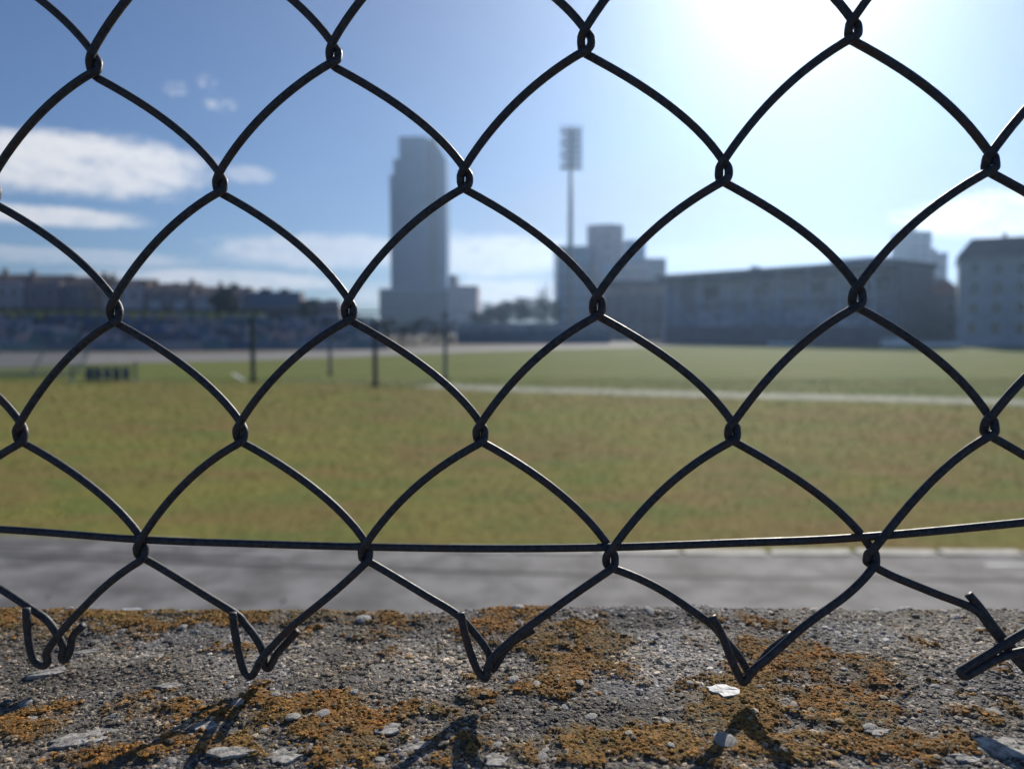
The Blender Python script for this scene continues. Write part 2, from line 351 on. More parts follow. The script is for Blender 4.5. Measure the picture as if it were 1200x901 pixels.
def wallz(x, y, li, pa, dk):
    z = (fbm(x, y, 14, 21, 2)-.5)*.0030 + (fbm(x, y, 70, 24, 2)-.5)*.0012 + (fbm(x, y, 330, 27, 3)-.5)*.00035 + (vnoise(x*900, y*900, 29)-.5)*.0001
    z = z + .0032*sstep(x, -.07, .07) + .0012*sstep(x, .05, .2)
    z = z + li*(.0007+.0006*fbm(x, y, 300, 31, 3)) - dk*.0022*fbm(x, y, 120, 33)
    ed = Y1 - .004*fbm(x, y*0, 25, 35) - .003*fbm(x, y*0, 130, 36)
    q = np.clip((y-(ed-.010))/.014, 0, 1.6)
    return z - .0085*q**2.4
M_wall = bpy.data.materials.new('weathered_concrete'); M_wall.use_nodes = True
t = NT(M_wall.node_tree); t.n.clear(); b = t.new('ShaderNodeBsdfPrincipled', i_Roughness=.9); o_ = t.new('ShaderNodeOutputMaterial'); t.l.new(b.outputs[0], o_.inputs[0])
b.inputs['Specular IOR Level'].default_value = .25
v_ = t.new('ShaderNodeTexCoord').outputs['Object']; at_ = t.new('ShaderNodeAttribute', attribute_name='crust'); tn_ = t.new('ShaderNodeAttribute', attribute_name='tone')
g1 = t.noise(v_, 900, 4, .6); g2 = t.noise(v_, 160, 5, .65)
cc = t.mix(t.step(g1, .3, .7), (.06, .057, .054), (.24, .228, .21)); cc = t.mix(1.0, cc, tn_.outputs['Color'], 'MULTIPLY')
oc = t.mix(t.step(g2, .3, .7), (.13, .09, .030), (.32, .15, .035)); oc = t.mix(1.0, oc, t.mix(t.step(g1, .25, .7), (.5, .5, .5), (1.2, 1.2, 1.2)), 'MULTIPLY')
t.l.new(t.mix(at_.outputs['Fac'], cc, oc), b.inputs['Base Color'])
bp = t.new('ShaderNodeBump', i_Strength=.8, i_Distance=.0006); t.l.new(t.noise(v_, 1500, 3), bp.inputs['Height']); t.l.new(bp.outputs[0], b.inputs['Normal'])
M_body = mat('rough_concrete', (.20, .19, .175), .9, .3, 6, .004, 60)
wall = empty('concrete_wall', (0, Y1/2, 0), WROT); tag(wall, 'low concrete wall crusted with orange lichen and gravel under the wire mesh', 'wall')
wi = Matrix.Rotation(-WROT, 4, 'Z') @ Matrix.Translation((0, -Y1/2, 0))
MB().box(-12, 12, -Y1/2-.03, Y1/2-.006, .006, ZT-.012).build('wall_body', M_body, wall)
def grid(xs, ys, name):
    X, Y = np.meshgrid(xs, ys); x = X.ravel(); y = Y.ravel(); li, pa, dk = wallfields(x, y); z = ZT + wallz(x, y, li, pa, dk)
    # last rows turn down over the edge
    yy = np.minimum(y, Y1-.0005) - 0; over = np.clip(y-(Y1+.001), 0, None); z = z - over*1.2; V = np.stack([x, np.where(y > Y1+.001, Y1+.001+(y-Y1-.001)*.08, y), z], 1)
    nx, ny = len(xs), len(ys); I = np.arange(nx*ny).reshape(ny, nx)
    F = np.stack([I[:-1, :-1], I[:-1, 1:], I[1:, 1:], I[1:, :-1]], -1).reshape(-1, 4)
    tone = np.ones((len(x), 3))*(.9+1.3*pa-.45*dk)[:, None]*np.array([1.0, .98, .96])
    V[:, 1] -= Y1/2
    o = link(name, npmesh(name, V, F, M_wall, True, tone, li), wall); return o
fx = np.arange(-.30, .3001, .0009); fy = np.concatenate([np.arange(.135, Y1-.012, .0009), np.arange(Y1-.012, Y1+.03, .0006)])
grid(fx, fy, 'wall_top')
grid(np.arange(-.30, .3001, .004), np.arange(-.03, .1351, .0035), 'wall_top')
for sg in (-1, 1):
    xs = np.sort(sg*np.concatenate([np.arange(.30, 1.2, .004), np.arange(1.2, 12.01, .06)])); grid(xs, np.concatenate([np.arange(-.03, Y1-.012, .005), np.arange(Y1-.012, Y1+.03, .002)]), 'wall_top')
# gravel of the worn concrete and crumbs of lichen, each a real grain
def scatter(n, xr, yr):
    x = rng.uniform(-xr, xr, n); far = rng.random(n) < .16; x = np.where(far, np.sign(x)*rng.uniform(xr, .55, n), x)   # thinner beyond the photographed stretch
    y = yr[0]+(yr[1]-yr[0])*rng.random(n); li, pa, dk = wallfields(x, y); return x, y, li, pa, dk
M_grav = attr_mat('gravel', .75, .0002, 1500); M_lich = attr_mat('lichen', .95, .0002, 1800, .1); M_stone = mat('pale_stone', (.40, .385, .35), .7, .45, 400, .0003, 900, spec=.3)
x, y, li, pa, dk = scatter(92000, .235, (.165, Y1-.002)); keep = rng.random(len(x)) > li*.93
x, y, li, pa, dk = [q[keep] for q in (x, y, li, pa, dk)]; n = len(x)
clump = fbm(x, y, 40, 50)
rad = np.clip(rng.lognormal(math.log(.00047), .40, n), .00025, .0013)*(.8+.5*clump)
z = ZT + wallz(x, y, li, pa, dk) + rad*rng.uniform(-.4, .15, n)
k_ = rng.random(n)
lum = np.where(k_ < .42, rng.uniform(.03, .13, n), np.where(k_ < .84, rng.uniform(.16, .36, n), np.where(k_ < .96, rng.uniform(.36, .52, n), rng.uniform(.5, .7, n))))
lum = lum*(.9+.95*pa-.55*dk); och = np.clip(sstep(fbm(x, y, 26, 81, 4), .42, .62)*.55+li*.6, 0, .8)[:, None]
hue = rng.random(n)[:, None]; tn = lum[:, None]*(np.array([1.0, .97, .92])*(1-hue)+np.array([1.06, .96, .90])*hue)*(1-och+och*np.array([1.12, .84, .42]))
V, F, k = grains(np.stack([x, y-Y1/2, z], 1), rad, .48, .24)
o = link('gravel', npmesh('gravel', V, F, M_grav, False, np.repeat(tn, k, 0)), wall); o['kind'] = 'stuff'
x, y, li, pa, dk = scatter(170000, .235, (.165, Y1-.001)); keep = rng.random(len(x)) < li*.95+.02
x, y, li, pa, dk = [q[keep] for q in (x, y, li, pa, dk)]; n = min(len(x), 62000); x, y, li, pa, dk = [q[:n] for q in (x, y, li, pa, dk)]
rad = np.clip(rng.lognormal(math.log(.00036), .42, n), .00016, .0009)*(.75+.6*fbm(x, y, 90, 55))
z = ZT + wallz(x, y, li, pa, dk) + rad*rng.uniform(-.5, .2, n)
mx = (fbm(x, y, 45, 60, 4)*1.5-.3+rng.normal(0, .16, n)).clip(0, 1)[:, None]
pale_ = (sstep(fbm(x, y, 60, 131, 4), .56, .68)*(rng.random(n) < .7))[:, None]
tn = (np.array([.52, .215, .055])*mx + np.array([.36, .25, .085])*(1-mx))*rng.uniform(.2, 1.2, (n, 1))
V, F, k = grains(np.stack([x, y-Y1/2, z], 1), rad, .5, .3)
o = link('lichen', npmesh('lichen', V, F, M_lich, False, np.repeat(tn*(1-pale_)+np.array([.30, .27, .19])*pale_*rng.uniform(.5, 1.2, (n, 1)), k, 0)), wall); o['kind'] = 'stuff'
# the stones one can pick out
stone_me = []
for q in range(7):
    bm = bmesh.new(); bmesh.ops.create_icosphere(bm, subdivisions=2, radius=1)
    for v in bm.verts:
        nrm = v.co.copy(); v.co *= 1+.30*(math.sin(nrm.x*3+q*1.3)*math.cos(nrm.y*2.5+q)+.5*math.sin(nrm.z*4+nrm.x*2+q*2.1))*.5+random.uniform(-.05, .05); v.co.z *= .6
    me = bpy.data.meshes.new('pebble'); bm.to_mesh(me); bm.free(); me.materials.append(M_stone); stone_me.append(me)
M_slate = mat('grey_stone', (.16, .16, .165), .7, .35, 300, .0003, 900); M_pink = mat('pinkish_stone', (.30, .25, .22), .75, .25, 300, .0003, 900)
for me in list(stone_me):
    for m_ in (M_slate, M_pink):
        c = me.copy(); c.materials[0] = m_; stone_me.append(c)
def pebble(x, y, rx, ry, rz, me, fl=.7):
    X = np.array([x]); Y = np.array([y]); z = ZT + wallz(X, Y, *wallfields(X, Y))[0]
    o = link('pebble', me, wall, (x, y-Y1/2, z-.05*min(rx, ry)*fl)); o.scale = (rx, ry, min(rx, ry)*fl); o.rotation_euler = (random.uniform(-.2, .2), random.uniform(-.2, .2), rz); return o
PXM = 1/FPX
for (u, v, ru, rv, rz) in ((842, 879, 13, 9, .2), (370, 841, 9, 6, .3), (334, 848, 9, 6, .2), (671, 808, 5, 5, 0), (621, 808, 5, 5, 0), (772, 846, 5, 6, 0), (578, 876, 6, 5, .3), (592, 802, 7, 5, 0),
                       (1148, 842, 8, 6, .3), (1008, 862, 8, 5, 0), (125, 716, 8, 3, 0), (198, 737, 6, 4, 0), (595, 721, 7, 4, 0), (748, 722, 6, 5, 0), (20, 847, 6, 4, 0), (268, 833, 7, 6, .5), (405, 815, 6, 4, 0), (13, 826, 10, 4, .2),
                       (630, 895, 6, 6, 0), (634, 885, 5, 4, 0), (730, 871, 5, 4, 0), (780, 885, 5, 4, 0), (685, 843, 8, 5, .2), (655, 833, 5, 4, 0), (1042, 715, 8, 4, 0), (1010, 718, 7, 4, 0), (905, 763, 5, 4, 0), (415, 728, 12, 5, 0), (940, 720, 8, 4, 0),
                       (290, 757, 6, 4, 0), (120, 846, 6, 3, 0), (440, 893, 8, 4, 0), (300, 860, 5, 4, 0), (1100, 730, 6, 4, 0), (1130, 745, 6, 4, 0), (60, 718, 5, 3, 0), (560, 832, 4, 3, 0), (920, 832, 5, 4, 0), (975, 792, 4, 3, 0)):
    x, y = wallpt(u, v); s_ = math.hypot(y, .1)*PXM; pebble(x, y, ru*s_, rv*s_*1.7, rz+random.uniform(-.2, .2), stone_me[random.randrange(7)])
for q in range(150):
    x = random.uniform(-.25, .25); y = random.uniform(.165, Y1-.006); r = random.uniform(.0009, .0016)
    if wmask(np.array([x]), np.array([y]), SPOT)[0] > .45 and random.random() < .8: continue
    pebble(x, y, r*random.uniform(.8, 1.3), r, random.uniform(0, 6), random.choice(stone_me))
# flat pale flakes
M_flake = mat('pale_flake', (.29, .275, .25), .85, .5, 260, .0005, 700); M_flake2 = mat('white_flake', (.42, .43, .44), .6, .15, 300, .0002, 900)
def flake(u, v, ru, rv, m_, thick=.0012, rz=0.0, n=17):
    x, y = wallpt(u, v); s_ = math.hypot(y, .1)*PXM; mb = MB(); pts = []
    for k in range(n):
        a = 2*math.pi*k/n; q = random.uniform(.5, 1.15) if m_ is M_flake else random.uniform(.78, 1.05); px_, py_ = math.cos(a)*ru*s_*q, math.sin(a)*rv*s_*1.8*random.uniform(.6, 1.1); pts.append((px_*math.cos(rz)-py_*math.sin(rz), px_*math.sin(rz)+py_*math.cos(rz)))
    c = len(pts); mb.v = [(p[0], p[1], -.002) for p in pts]+[(p[0]*.95, p[1]*.95, thick*.3*random.uniform(.6, 1.2)) for p in pts]+[(p[0]*.45, p[1]*.45, thick*.32*random.uniform(.7, 1.4)) for p in pts]+[(0, 0, thick*.32)]
    for k in range(c):
        j = (k+1) % c
        mb.f += [(k, j, c+j, c+k), (c+k, c+j, 2*c+j, 2*c+k), (2*c+k, 2*c+j, 3*c)]
    mb.mi = [0]*len(mb.f)
    X = np.array([x]); Y = np.array([y]); z = ZT + wallz(X, Y, *wallfields(X, Y))[0]
    o = mb.build('stone_flake', m_, wall, (x, y-Y1/2, z+.0002)); return o
for a in ((838, 818, 19, 9, M_flake2, .0012, -.3), (80, 873, 44, 10, M_flake, .0009, .45), (40, 792, 26, 6, M_flake, .0008, .4), (325, 889, 22, 10, M_flake, .001, .4), (262, 890, 26, 7, M_flake, .0006, .1),
          (228, 857, 16, 7, M_flake, .0008, .2), (1160, 884, 34, 14, M_flake, .001, .3), (1120, 895, 20, 8, M_flake, .001, .1), (480, 878, 24, 5, M_flake, .0009, .5), (85, 765, 18, 4, M_flake, .0007, .3),
          (185, 808, 16, 5, M_flake, .0007, .2), (1015, 866, 15, 6, M_flake, .0007, .1), (450, 858, 16, 8, M_flake, .0007, .4), (575, 893, 16, 8, M_flake, .0008, .4), (135, 717, 14, 4, M_flake2, .0007, .1)): flake(*a)

# ------------------------------------------------------------------ chain-link fence
FA = np.array([.03537069, -.00294392, .00070526]); FB = np.array([.00204757, -.00016211, -.03599363]); FT = CAM + np.array([-.12138875, .23101657, .07604581])
FN = np.cross(FA, FB); FN = FN/np.linalg.norm(FN)           # points away from the viewer
FX = np.array([FN[1], -FN[0], 0.]); FX = FX/np.linalg.norm(FX)
def onfence(u, v, depth=0.0):
    d = ray(u, v); return CAM + d*(np.dot(FT-CAM, FN)/np.dot(d, FN)) + FN*depth
PXN = {}
for k, p in enumerate([(111, 78), (392, 65), (687, 48), (1000, 33)]): PXN[(2*k, 0)] = p
for k, p in enumerate([(258, 217), (545, 210), (848, 200), (1161, 188)]): PXN[(2*k+1, 1)] = p
for k, p in enumerate([(135, 368), (409, 365), (700, 358), (1005, 346)]): PXN[(2*k, 2)] = p
for k, p in enumerate([(24, 511), (282, 509), (563, 508), (859, 505), (1160, 497)]): PXN[(2*k-1, 3)] = p
for k, p in enumerate([(165, 646), (428, 649), (716, 655), (1021, 652)]): PXN[(2*k, 4)] = p
def node(i, j):
    if (i, j) in PXN: return onfence(*PXN[(i, j)])
    r = random.Random(i*131+j*17); return FT + FA*i + FB*j + FX*r.gauss(0, .0006) + np.array([0, 0, r.gauss(0, .0006)])
LAST, FIRST = 5, -16
NODE = {(i, j): node(i, j) for i in range(-28, 36) for j in range(FIRST, LAST+2) if (i+j) % 2 == 0}
ZV = np.array([0, 0, 1.0]); DEP = .0017; PM = .000248
HOOK = {}   # (column): (path of the \ wire, path of the / wire) in photograph pixels, from the mesh down and back up to the cut tip
HOOK[1] = ([(237, 699), (274, 722), (284, 733), (298, 751), (306, 768), (307, 781), (312, 786), (317, 778), (321, 770), (333, 756), (346, 742)],
           [(383, 700), (345, 731), (325, 751), (309, 769), (303, 781), (297, 789), (289, 783), (283, 762), (278, 735), (276, 715)])
HOOK[-1] = ([(9, 700), (33, 716), (51, 729), (63, 746), (70, 761), (68, 772), (72, 776), (78, 764), (81, 748), (93, 735)],
            [(111, 700), (85, 727), (67, 749), (59, 762), (60, 772), (55, 777), (45, 771), (40, 756), (37, 733), (36, 710)])
HOOK[3] = ([(498, 700), (534, 722), (556, 745), (571, 766), (574, 780), (577, 787), (583, 778), (598, 757), (625, 740)],
           [(660, 703), (622, 730), (600, 747), (580, 766), (572, 779), (571, 790), (563, 786), (554, 767), (546, 740), (541, 715)])
HOOK[5] = ([(800, 709), (835, 734), (848, 749), (866, 770), (876, 786), (880, 793), (889, 784), (906, 764), (931, 746)],
           [(980, 702), (940, 731), (903, 764), (882, 781), (874, 792), (869, 796), (864, 788), (855, 768), (845, 742), (833, 719)])
HOOK[7] = ([(1056, 680), (1098, 697), (1145, 716), (1164, 737), (1186, 765), (1203, 784), (1210, 788), (1212, 782), (1192, 764), (1172, 741), (1152, 714), (1139, 699)],
           [(1290, 700), (1240, 715), (1200, 736), (1168, 755), (1130, 778), (1122, 784), (1128, 789), (1140, 782), (1170, 766), (1205, 757)])
def hook_path(i, which):
    if i in HOOK: return [onfence(*p) for p in HOOK[i][which]]
    c = NODE[(i, LAST)] if (i, LAST) in NODE else node(i, LAST)
    r = random.Random(i); s_ = r.uniform(.85, 1.1)
    return [c + FX*(p[0]-300)*PM*s_ - ZV*(p[1]-785)*PM for p in HOOK[1][which]]
def herm(p0, t0, p1, t1, n):
    u = np.linspace(0, 1, n, endpoint=False)[:, None]
    return (2*u**3-3*u**2+1)*p0+(u**3-2*u**2+u)*t0+(-2*u**3+3*u**2)*p1+(u**3-u**2)*t1
def quad(p0, t0, p1, t1, n):                  # one smooth bow between two points with given headings
    c = p1-p0; a = np.array([[t0 @ FX, t1 @ FX], [t0 @ ZV, t1 @ ZV]]); r = np.linalg.solve(a, [c @ FX, c @ ZV])
    if r[0] < 0 or r[1] < 0: return herm(p0, t0*np.linalg.norm(c), p1, t1*np.linalg.norm(c), n)
    return herm(p0, t0*2*r[0], p1, t1*2*r[1], n)
def catmull(P, n):
    P = np.array(P); P = np.vstack([2*P[0]-P[1], P, 2*P[-1]-P[-2]]); o = []
    for i in range(1, len(P)-2): o.append(herm(P[i], (P[i+1]-P[i-1])/2, P[i+1], (P[i+2]-P[i])/2, n))
    return np.vstack(o+[P[-2][None]])
def d2(ax, az_): return FX*ax + ZV*az_
c30, s30, c55, s55 = math.cos(R_(28)), math.sin(R_(28)), math.cos(R_(57)), math.sin(R_(57))
def wire_path(k):
    pts = []; prev = None
    for j in range(FIRST, LAST+1):
        left = (k+j) % 2 == 0; i = k if left else k+1; sd = -1 if left else 1
        if j == LAST: break
        N_ = NODE[(i, j)]; jit = random.Random(k*31+j); g = jit.uniform(.85, 1.15)
        top, ap, bot = N_+ZV*.0027*g, N_+FX*sd*.00124*g, N_-ZV*.0027*g
        if prev is not None:
            pts.append(quad(prev[0], prev[1], top, d2(sd*c55, -s55), 14))
        pts.append(herm(top, d2(sd*c55, -s55)*.004, ap, d2(0, -1)*.0045, 5)); pts.append(herm(ap, d2(0, -1)*.0045, bot, d2(-sd*c30, -s30*1.2)*.004, 5))
        prev = (bot, d2(-sd*c30, -s30))
    left = (k+LAST) % 2 == 0; i = k if left else k+1
    hp = hook_path(i, 1 if left else 0)
    t_ = (hp[1]-hp[0]); t_ = t_/np.linalg.norm(t_); L = np.linalg.norm(hp[0]-prev[0]); ch = (hp[0]-prev[0])/L; t0_ = 2*ch*(ch @ t_)-t_; t0_ = t0_/np.linalg.norm(t0_)
    pts.append(herm(prev[0], t0_*L, hp[0], t_*L, 8))
    P = np.vstack(pts); hk = catmull(hp, 5); nh = len(hk)
    P = np.vstack([P, hk])
    # depth: strands rising to the right lie on the viewer's side
    d = np.zeros(len(P)); sx = (P[2:]-P[:-2]) @ FX; d[1:-1] = np.clip(sx/.0012, -1, 1); d[0] = d[1]; d[-1] = d[-2]
    d[-nh:] = (-1 if left else 1)*np.ones(nh); tail = np.linspace(0, 1, nh); d[-nh:] *= np.where(tail < .55, 1, 1)
    d[-nh:] = np.where(tail > .5, (-1 if left else 1)*(1+.25*(tail-.5)), d[-nh:])
    for _ in range(3): d[1:-1] = (d[:-2]+d[1:-1]*2+d[2:])/4
    return P + FN[None]*(d*DEP)[:, None]
M_wire = bpy.data.materials.new('weathered_wire'); M_wire.use_nodes = True
t = NT(M_wire.node_tree); t.n.clear(); b = t.new('ShaderNodeBsdfPrincipled', i_Roughness=.42, i_Metallic=.0); b.inputs['Specular IOR Level'].default_value = .35; o_ = t.new('ShaderNodeOutputMaterial'); t.l.new(b.outputs[0], o_.inputs[0])
v_ = t.new('ShaderNodeTexCoord').outputs['Object']; nz = t.noise(v_, 700, 5, .65); nb = t.noise(v_, 90, 4, .6)
cw = t.mix(t.step(nz, .3, .7), (.022, .024, .030), (.070, .070, .074)); cw = t.mix(t.m('MULTIPLY', t.step(nb, .5, .68), .6), cw, (.090, .050, .032))
t.l.new(cw, b.inputs['Base Color']); t.l.new(t.m('ADD', t.m('MULTIPLY', nz, .35), .36), b.inputs['Roughness'])
bp = t.new('ShaderNodeBump', i_Strength=.7, i_Distance=.00012); t.l.new(nz, bp.inputs['Height']); t.l.new(bp.outputs[0], b.inputs['Normal'])
fence = empty('chain_link_fence', tuple(FT + FA*3 + FB*5)); fence.location.z = ZT
tag(fence, 'dark rusty chain link fence with hooked wire ends above the lichen wall', 'fence')
def fpart(name, mb, m_=M_wire, smooth=True):
    me = mb.mesh(name, m_, smooth); me.transform(Matrix.Translation(-fence.location)); return link(name, me, fence)
for k in range(-22, 30):
    mb = MB(); P = wire_path(k); seen = -4 <= k <= 10
    if not seen: P = P[::2] if len(P) % 2 else np.vstack([P[::2], P[-1:]])
    mb.tube(P, .00118, 10 if seen else 6); fpart('mesh_wire', mb)
tw = [(-700, 590), (-300, 604), (0, 620), (165, 632), (300, 637), (430, 640.5), (570, 642.5), (716, 641), (860, 636), (1000, 630), (1200, 612), (1500, 580)]
P = [onfence(*p) for p in tw]; P = [P[0]-FX*.6-ZV*.004, P[0]-FX*.3] + P + [P[-1]+FX*.25-ZV*.004, P[-1]+FX*.75+ZV*.004]
mb = MB(); mb.tube(catmull(P, 8), .00115, 10); fpart('tension_wire', mb)
topz = (FT+FB*FIRST)[2]
P = [FT+FA*i+FB*(FIRST+.2) for i in (-24, -10, 3, 16, 31)]; mb = MB(); mb.tube(catmull(P, 4), .00115, 6); fpart('tension_wire', mb)
M_post = mat('galvanised_post', (.22, .23, .24), .5, .2, 20, .0005, 80, metal=.6)
for i in (-23.5, 30.5):
    p = FT+FA*i; mb = MB(); mb.tube([(p[0], p[1]+.012, ZT-.015), (p[0], p[1]+.012, topz+.05)], .021, 14); fpart('fence_post', mb, M_post)

# ------------------------------------------------------------------ far things: helpers
M_glass = mat('window_glass', (.03, .04, .05), .12, .2, .6, spec=.6)
def cmat(name, c, **k): return mat(name, c, k.pop('rough', .8), k.pop('var', .12), k.pop('scale', .5), **k)
M_fr = cmat('window_frame', (.45, .45, .45)); M_roof = cmat('roof_tiles', (.12, .09, .085), bump=.05, bscale=6); M_dark = cmat('dark_metal', (.035, .04, .045)); M_bark = cmat('bark', (.06, .048, .038), scale=3, bump=.03)
def local(root, X, Y, Z=0): return Matrix.Translation(root.location)
_win = {}
def window_mesh(wd, ht, fm=None):
    key = (round(wd, 2), round(ht, 2), fm.name if fm else '')
    if key not in _win:
        mb = MB(); f_ = min(.12, wd*.12)
        mb.box(-wd/2, wd/2, -.06, .1, 0, f_); mb.box(-wd/2, wd/2, -.06, .1, ht-f_, ht); mb.box(-wd/2, -wd/2+f_, -.055, .1, f_, ht-f_); mb.box(wd/2-f_, wd/2, -.055, .1, f_, ht-f_); mb.cur = 1
        mb.box(-wd/2+f_, wd/2-f_, -.02, .09, f_, ht-f_); _win[key] = mb.mesh('window', [fm or M_fr, M_glass])
    return _win[key]
def windows(root, x0, x1, z0, z1, nx, nz, wd, ht, y=0.0, fm=None):
    me = window_mesh(wd, ht, fm)
    for r in range(nz):
        for c in range(nx):
            o = link('window', me, root, (x0+(x1-x0)*(c+.5)/nx, y, z0+(z1-z0)*(r+.5)/nz-ht/2))
def span(u0, u1, Y): return at(u0, 385, Y)[0], at(u1, 385, Y)[0]
def hgt(v, Y): return at(600, v, Y)[2]

# ------------------------------------------------------------------ left: terrace, balustrade, street houses
tA, tB = np.array([*gnd(-420, 416)[:2]]), np.array([*gnd(455, 409.0)[:2]])
tdir = tB-tA; tl = np.linalg.norm(tdir); trz = math.atan2(tdir[1], tdir[0])
terr = empty('terrace', (tA[0], tA[1], 0), trz); tag(terr, 'long low spectator terrace with blue and grey seats behind the left bend', 'grandstand')
M_tc = cmat('terrace_concrete', (.36, .35, .37)); M_tw = cmat('terrace_front', (.18, .20, .25))
MB().box(0, tl, 0, .3, .02, .95).build('front_wall', M_tw, terr)
nst = 7
for r in range(nst):
    MB().box(0, tl, .304+r*.9, .304+(r+1)*.9-.003, .02, .55+r*.36).build('step', M_tc, terr)
seatcols = [(.09, .13, .26), (.10, .11, .14), (.36, .34, .40), (.10, .20, .23), (.46, .36, .36), (.17, .19, .27)]
smb = [MB() for _ in seatcols]
for r in range(nst):
    x = .3
    while x < tl-.4:
        blk = int(x/4.3)*7+r//2; ci = (blk*5+3) % 6 if random.random() < .6 else random.randrange(6)
        if random.random() > .08:
            z = .55+r*.36; y = .304+r*.9+.35; smb[ci].box(x, x+.44, y, y+.4, z+.3, z+.36); smb[ci].box(x, x+.44, y+.36, y+.42, z+.362, z+.75); smb[ci].box(x+.2, x+.24, y+.1, y+.3, z, z+.298)
        x += .55
for ci, mb in enumerate(smb): o = mb.build('seats', cmat('seat_plastic', seatcols[ci], rough=.5), terr); o['kind'] = 'stuff'
M_hoard = [cmat('hoarding', c, rough=.5) for c in ((.18, .22, .30), (.42, .39, .42), (.10, .13, .22), (.30, .32, .38), (.18, .28, .30))]
x = .2; hk = 0
while x < tl-3:
    L = random.choice((2.4, 3.0, 3.6)); MB().box(x, x+L-.05, -.10, -.02, .05, .85).build('hoarding', M_hoard[(hk*3) % 5], terr); x += L; hk += 1
# balustrade along the top of the terrace
yb = .304+nst*.9+.15; zb = .55+(nst-1)*.36
bal = empty('balustrade', tuple(terr.matrix_basis @ Vector((0, 0, 0))), trz); M_yel = cmat('yellow_panel', (.42, .41, .14)); M_gpost = cmat('green_post', (.018, .026, .020))
bal.location = Vector((tA[0], tA[1], 0)) + Matrix.Rotation(trz, 3, 'Z') @ Vector((0, yb, 0)); tag(bal, 'dark green balustrade with dull yellow panels along the back of the left terrace', 'railing')
zt = hgt(363, 74)
MB().box(0, tl, -.06, .06, zt-.06, zt+.16).build('top_rail', M_gpost, bal); MB().box(0, tl, -.05, .05, zt-1.0, zt-.82).build('bottom_rail', M_gpost, bal)
pan = MB().box(.14, 1.0, -.02, .02, -.04, .66).mesh('panel', M_yel); pst = MB().box(-.09, .09, -.055, .055, 0, zt-.064).mesh('post', M_gpost)
k = 0
while k*1.22 < tl*.80:
    link('post', pst, bal, (k*1.22, 0, 0)); link('panel', pan, bal, (k*1.22, 0, zt-.76)); k += 1
# street houses behind
HC = [(.17, .14, .16), (.27, .24, .26), (.14, .11, .11), (.32, .28, .30), (.17, .14, .165), (.12, .11, .13), (.36, .33, .36), (.14, .12, .13), (.26, .23, .25)]
adj = ['dusty mauve', 'pale grey', 'brown', 'light grey', 'grey violet', 'slate grey', 'pale', 'taupe', 'pale mauve']
hs = [(-260, -170, 318), (-170, -95, 322), (-95, -35, 320), (-35, 28, 325), (28, 72, 326), (72, 118, 328), (118, 168, 331), (168, 226, 336), (226, 262, 340), (262, 287, 341)]
for q, (u0, u1, vt) in enumerate(hs):
    c_ = 1.35; Y = 145+q*.5; x0, x1 = span(u0, u1, Y); H = hgt(vt+6, Y); wd = x1-x0-.05
    h_ = empty('town_house', ((x0+x1)/2, Y, 0)); c = tuple(v*c_ for v in HC[q % 9]); M_ = cmat('stucco', c)
    lab = ['outermost', 'next', 'third'][q] if q < 3 else None
    MB().box(-wd/2, wd/2, 0, 10, 0, H).build('wall', M_, h_)
    rf = MB().roof(-wd/2, wd/2, 0, 10, H+.003, H+1.9, 0, .0).build('roof', M_roof, h_)
    for cx_ in np.linspace(-wd/2+.8, wd/2-.8, 2 if wd < 9 else 3):
        hh = random.uniform(1.2, 2.6); cx_ += random.uniform(-.4, .4); yc = random.uniform(1.5, 4); MB().box(cx_-.35, cx_+.35, yc, yc+.6, H+.2, H+hh+.4).build('chimney', cmat('chimney_brick', (.09, .07, .065)), rf)
    nf = max(3, int(H/3.1)); windows(h_, -wd/2+.3, wd/2-.3, .8, H-.2, max(2, int(wd/2.4)), nf, 1.15, 1.6)
    if q in (7, 8):
        for cx_ in ((-.25, .25) if q == 7 else (-.2,)): MB().box(cx_*wd-1.1, cx_*wd+1.1, -.14, -.065, 4.4, 7.4).build('render_panel', cmat('pale_render', (.42, .42, .48)), h_)
    place = ['outside', 'outside', 'outside', 'behind the balustrade at the left edge', 'second from the left edge behind the balustrade', 'third from the left edge behind the balustrade', 'behind the wire knot left of the pale-panelled house', 'with two pale panels on its front', 'with a single pale panel on its front', 'narrow, beside the blue warehouse'][q]
    if q < 3: place = ['far off at the row end', 'second at the row end', 'third at the row end'][q]
    tag(h_, f'{adj[q % 9]} town house with chimneys, {place}', 'house', 'town houses behind the left terrace')
# blue warehouse with a sloping end
Y = 150; x0, x1 = span(288, 352, Y); xe = span(354, 355, Y)[0]; H = hgt(342, Y)
bw = empty('warehouse', (x0, Y, 0)); tag(bw, 'long blue flat-roofed warehouse beyond the terrace', 'warehouse')
mb = MB(); W_ = x1-x0; E_ = xe-x0; mb.v = [(0, 0, 0), (E_, 0, 0), (E_, 0, H-2.6), (W_, 0, H), (0, 0, H), (0, 3.5, 0), (E_, 3.5, 0), (E_, 3.5, H-2.6), (W_, 3.5, H), (0, 3.5, H)]
mb.f = [(0, 1, 2, 3, 4), (9, 8, 7, 6, 5), (0, 5, 6, 1), (1, 6, 7, 2), (2, 7, 8, 3), (3, 8, 9, 4), (4, 9, 5, 0)]; mb.mi = [0, 0, 0, 0, 1, 1, 0]
mb.build('wall', [cmat('blue_cladding', (.07, .11, .20)), M_roof], bw); MB().box(1.0, E_-.4, -.5, -.004, 5.0, 6.4).build('canopy', cmat('canopy', (.16, .14, .16)), bw)
windows(bw, .6, W_-.4, 1.0, 4.2, 4, 1, 1.8, 1.6); MB().box(2.5, 4.5, 1, 2.5, H+.002, H+.7).build('roof_vent', M_dark, bw); MB().box(6.5, 8, 1, 2.5, H+.002, H+.6).build('roof_vent', M_dark, bw)
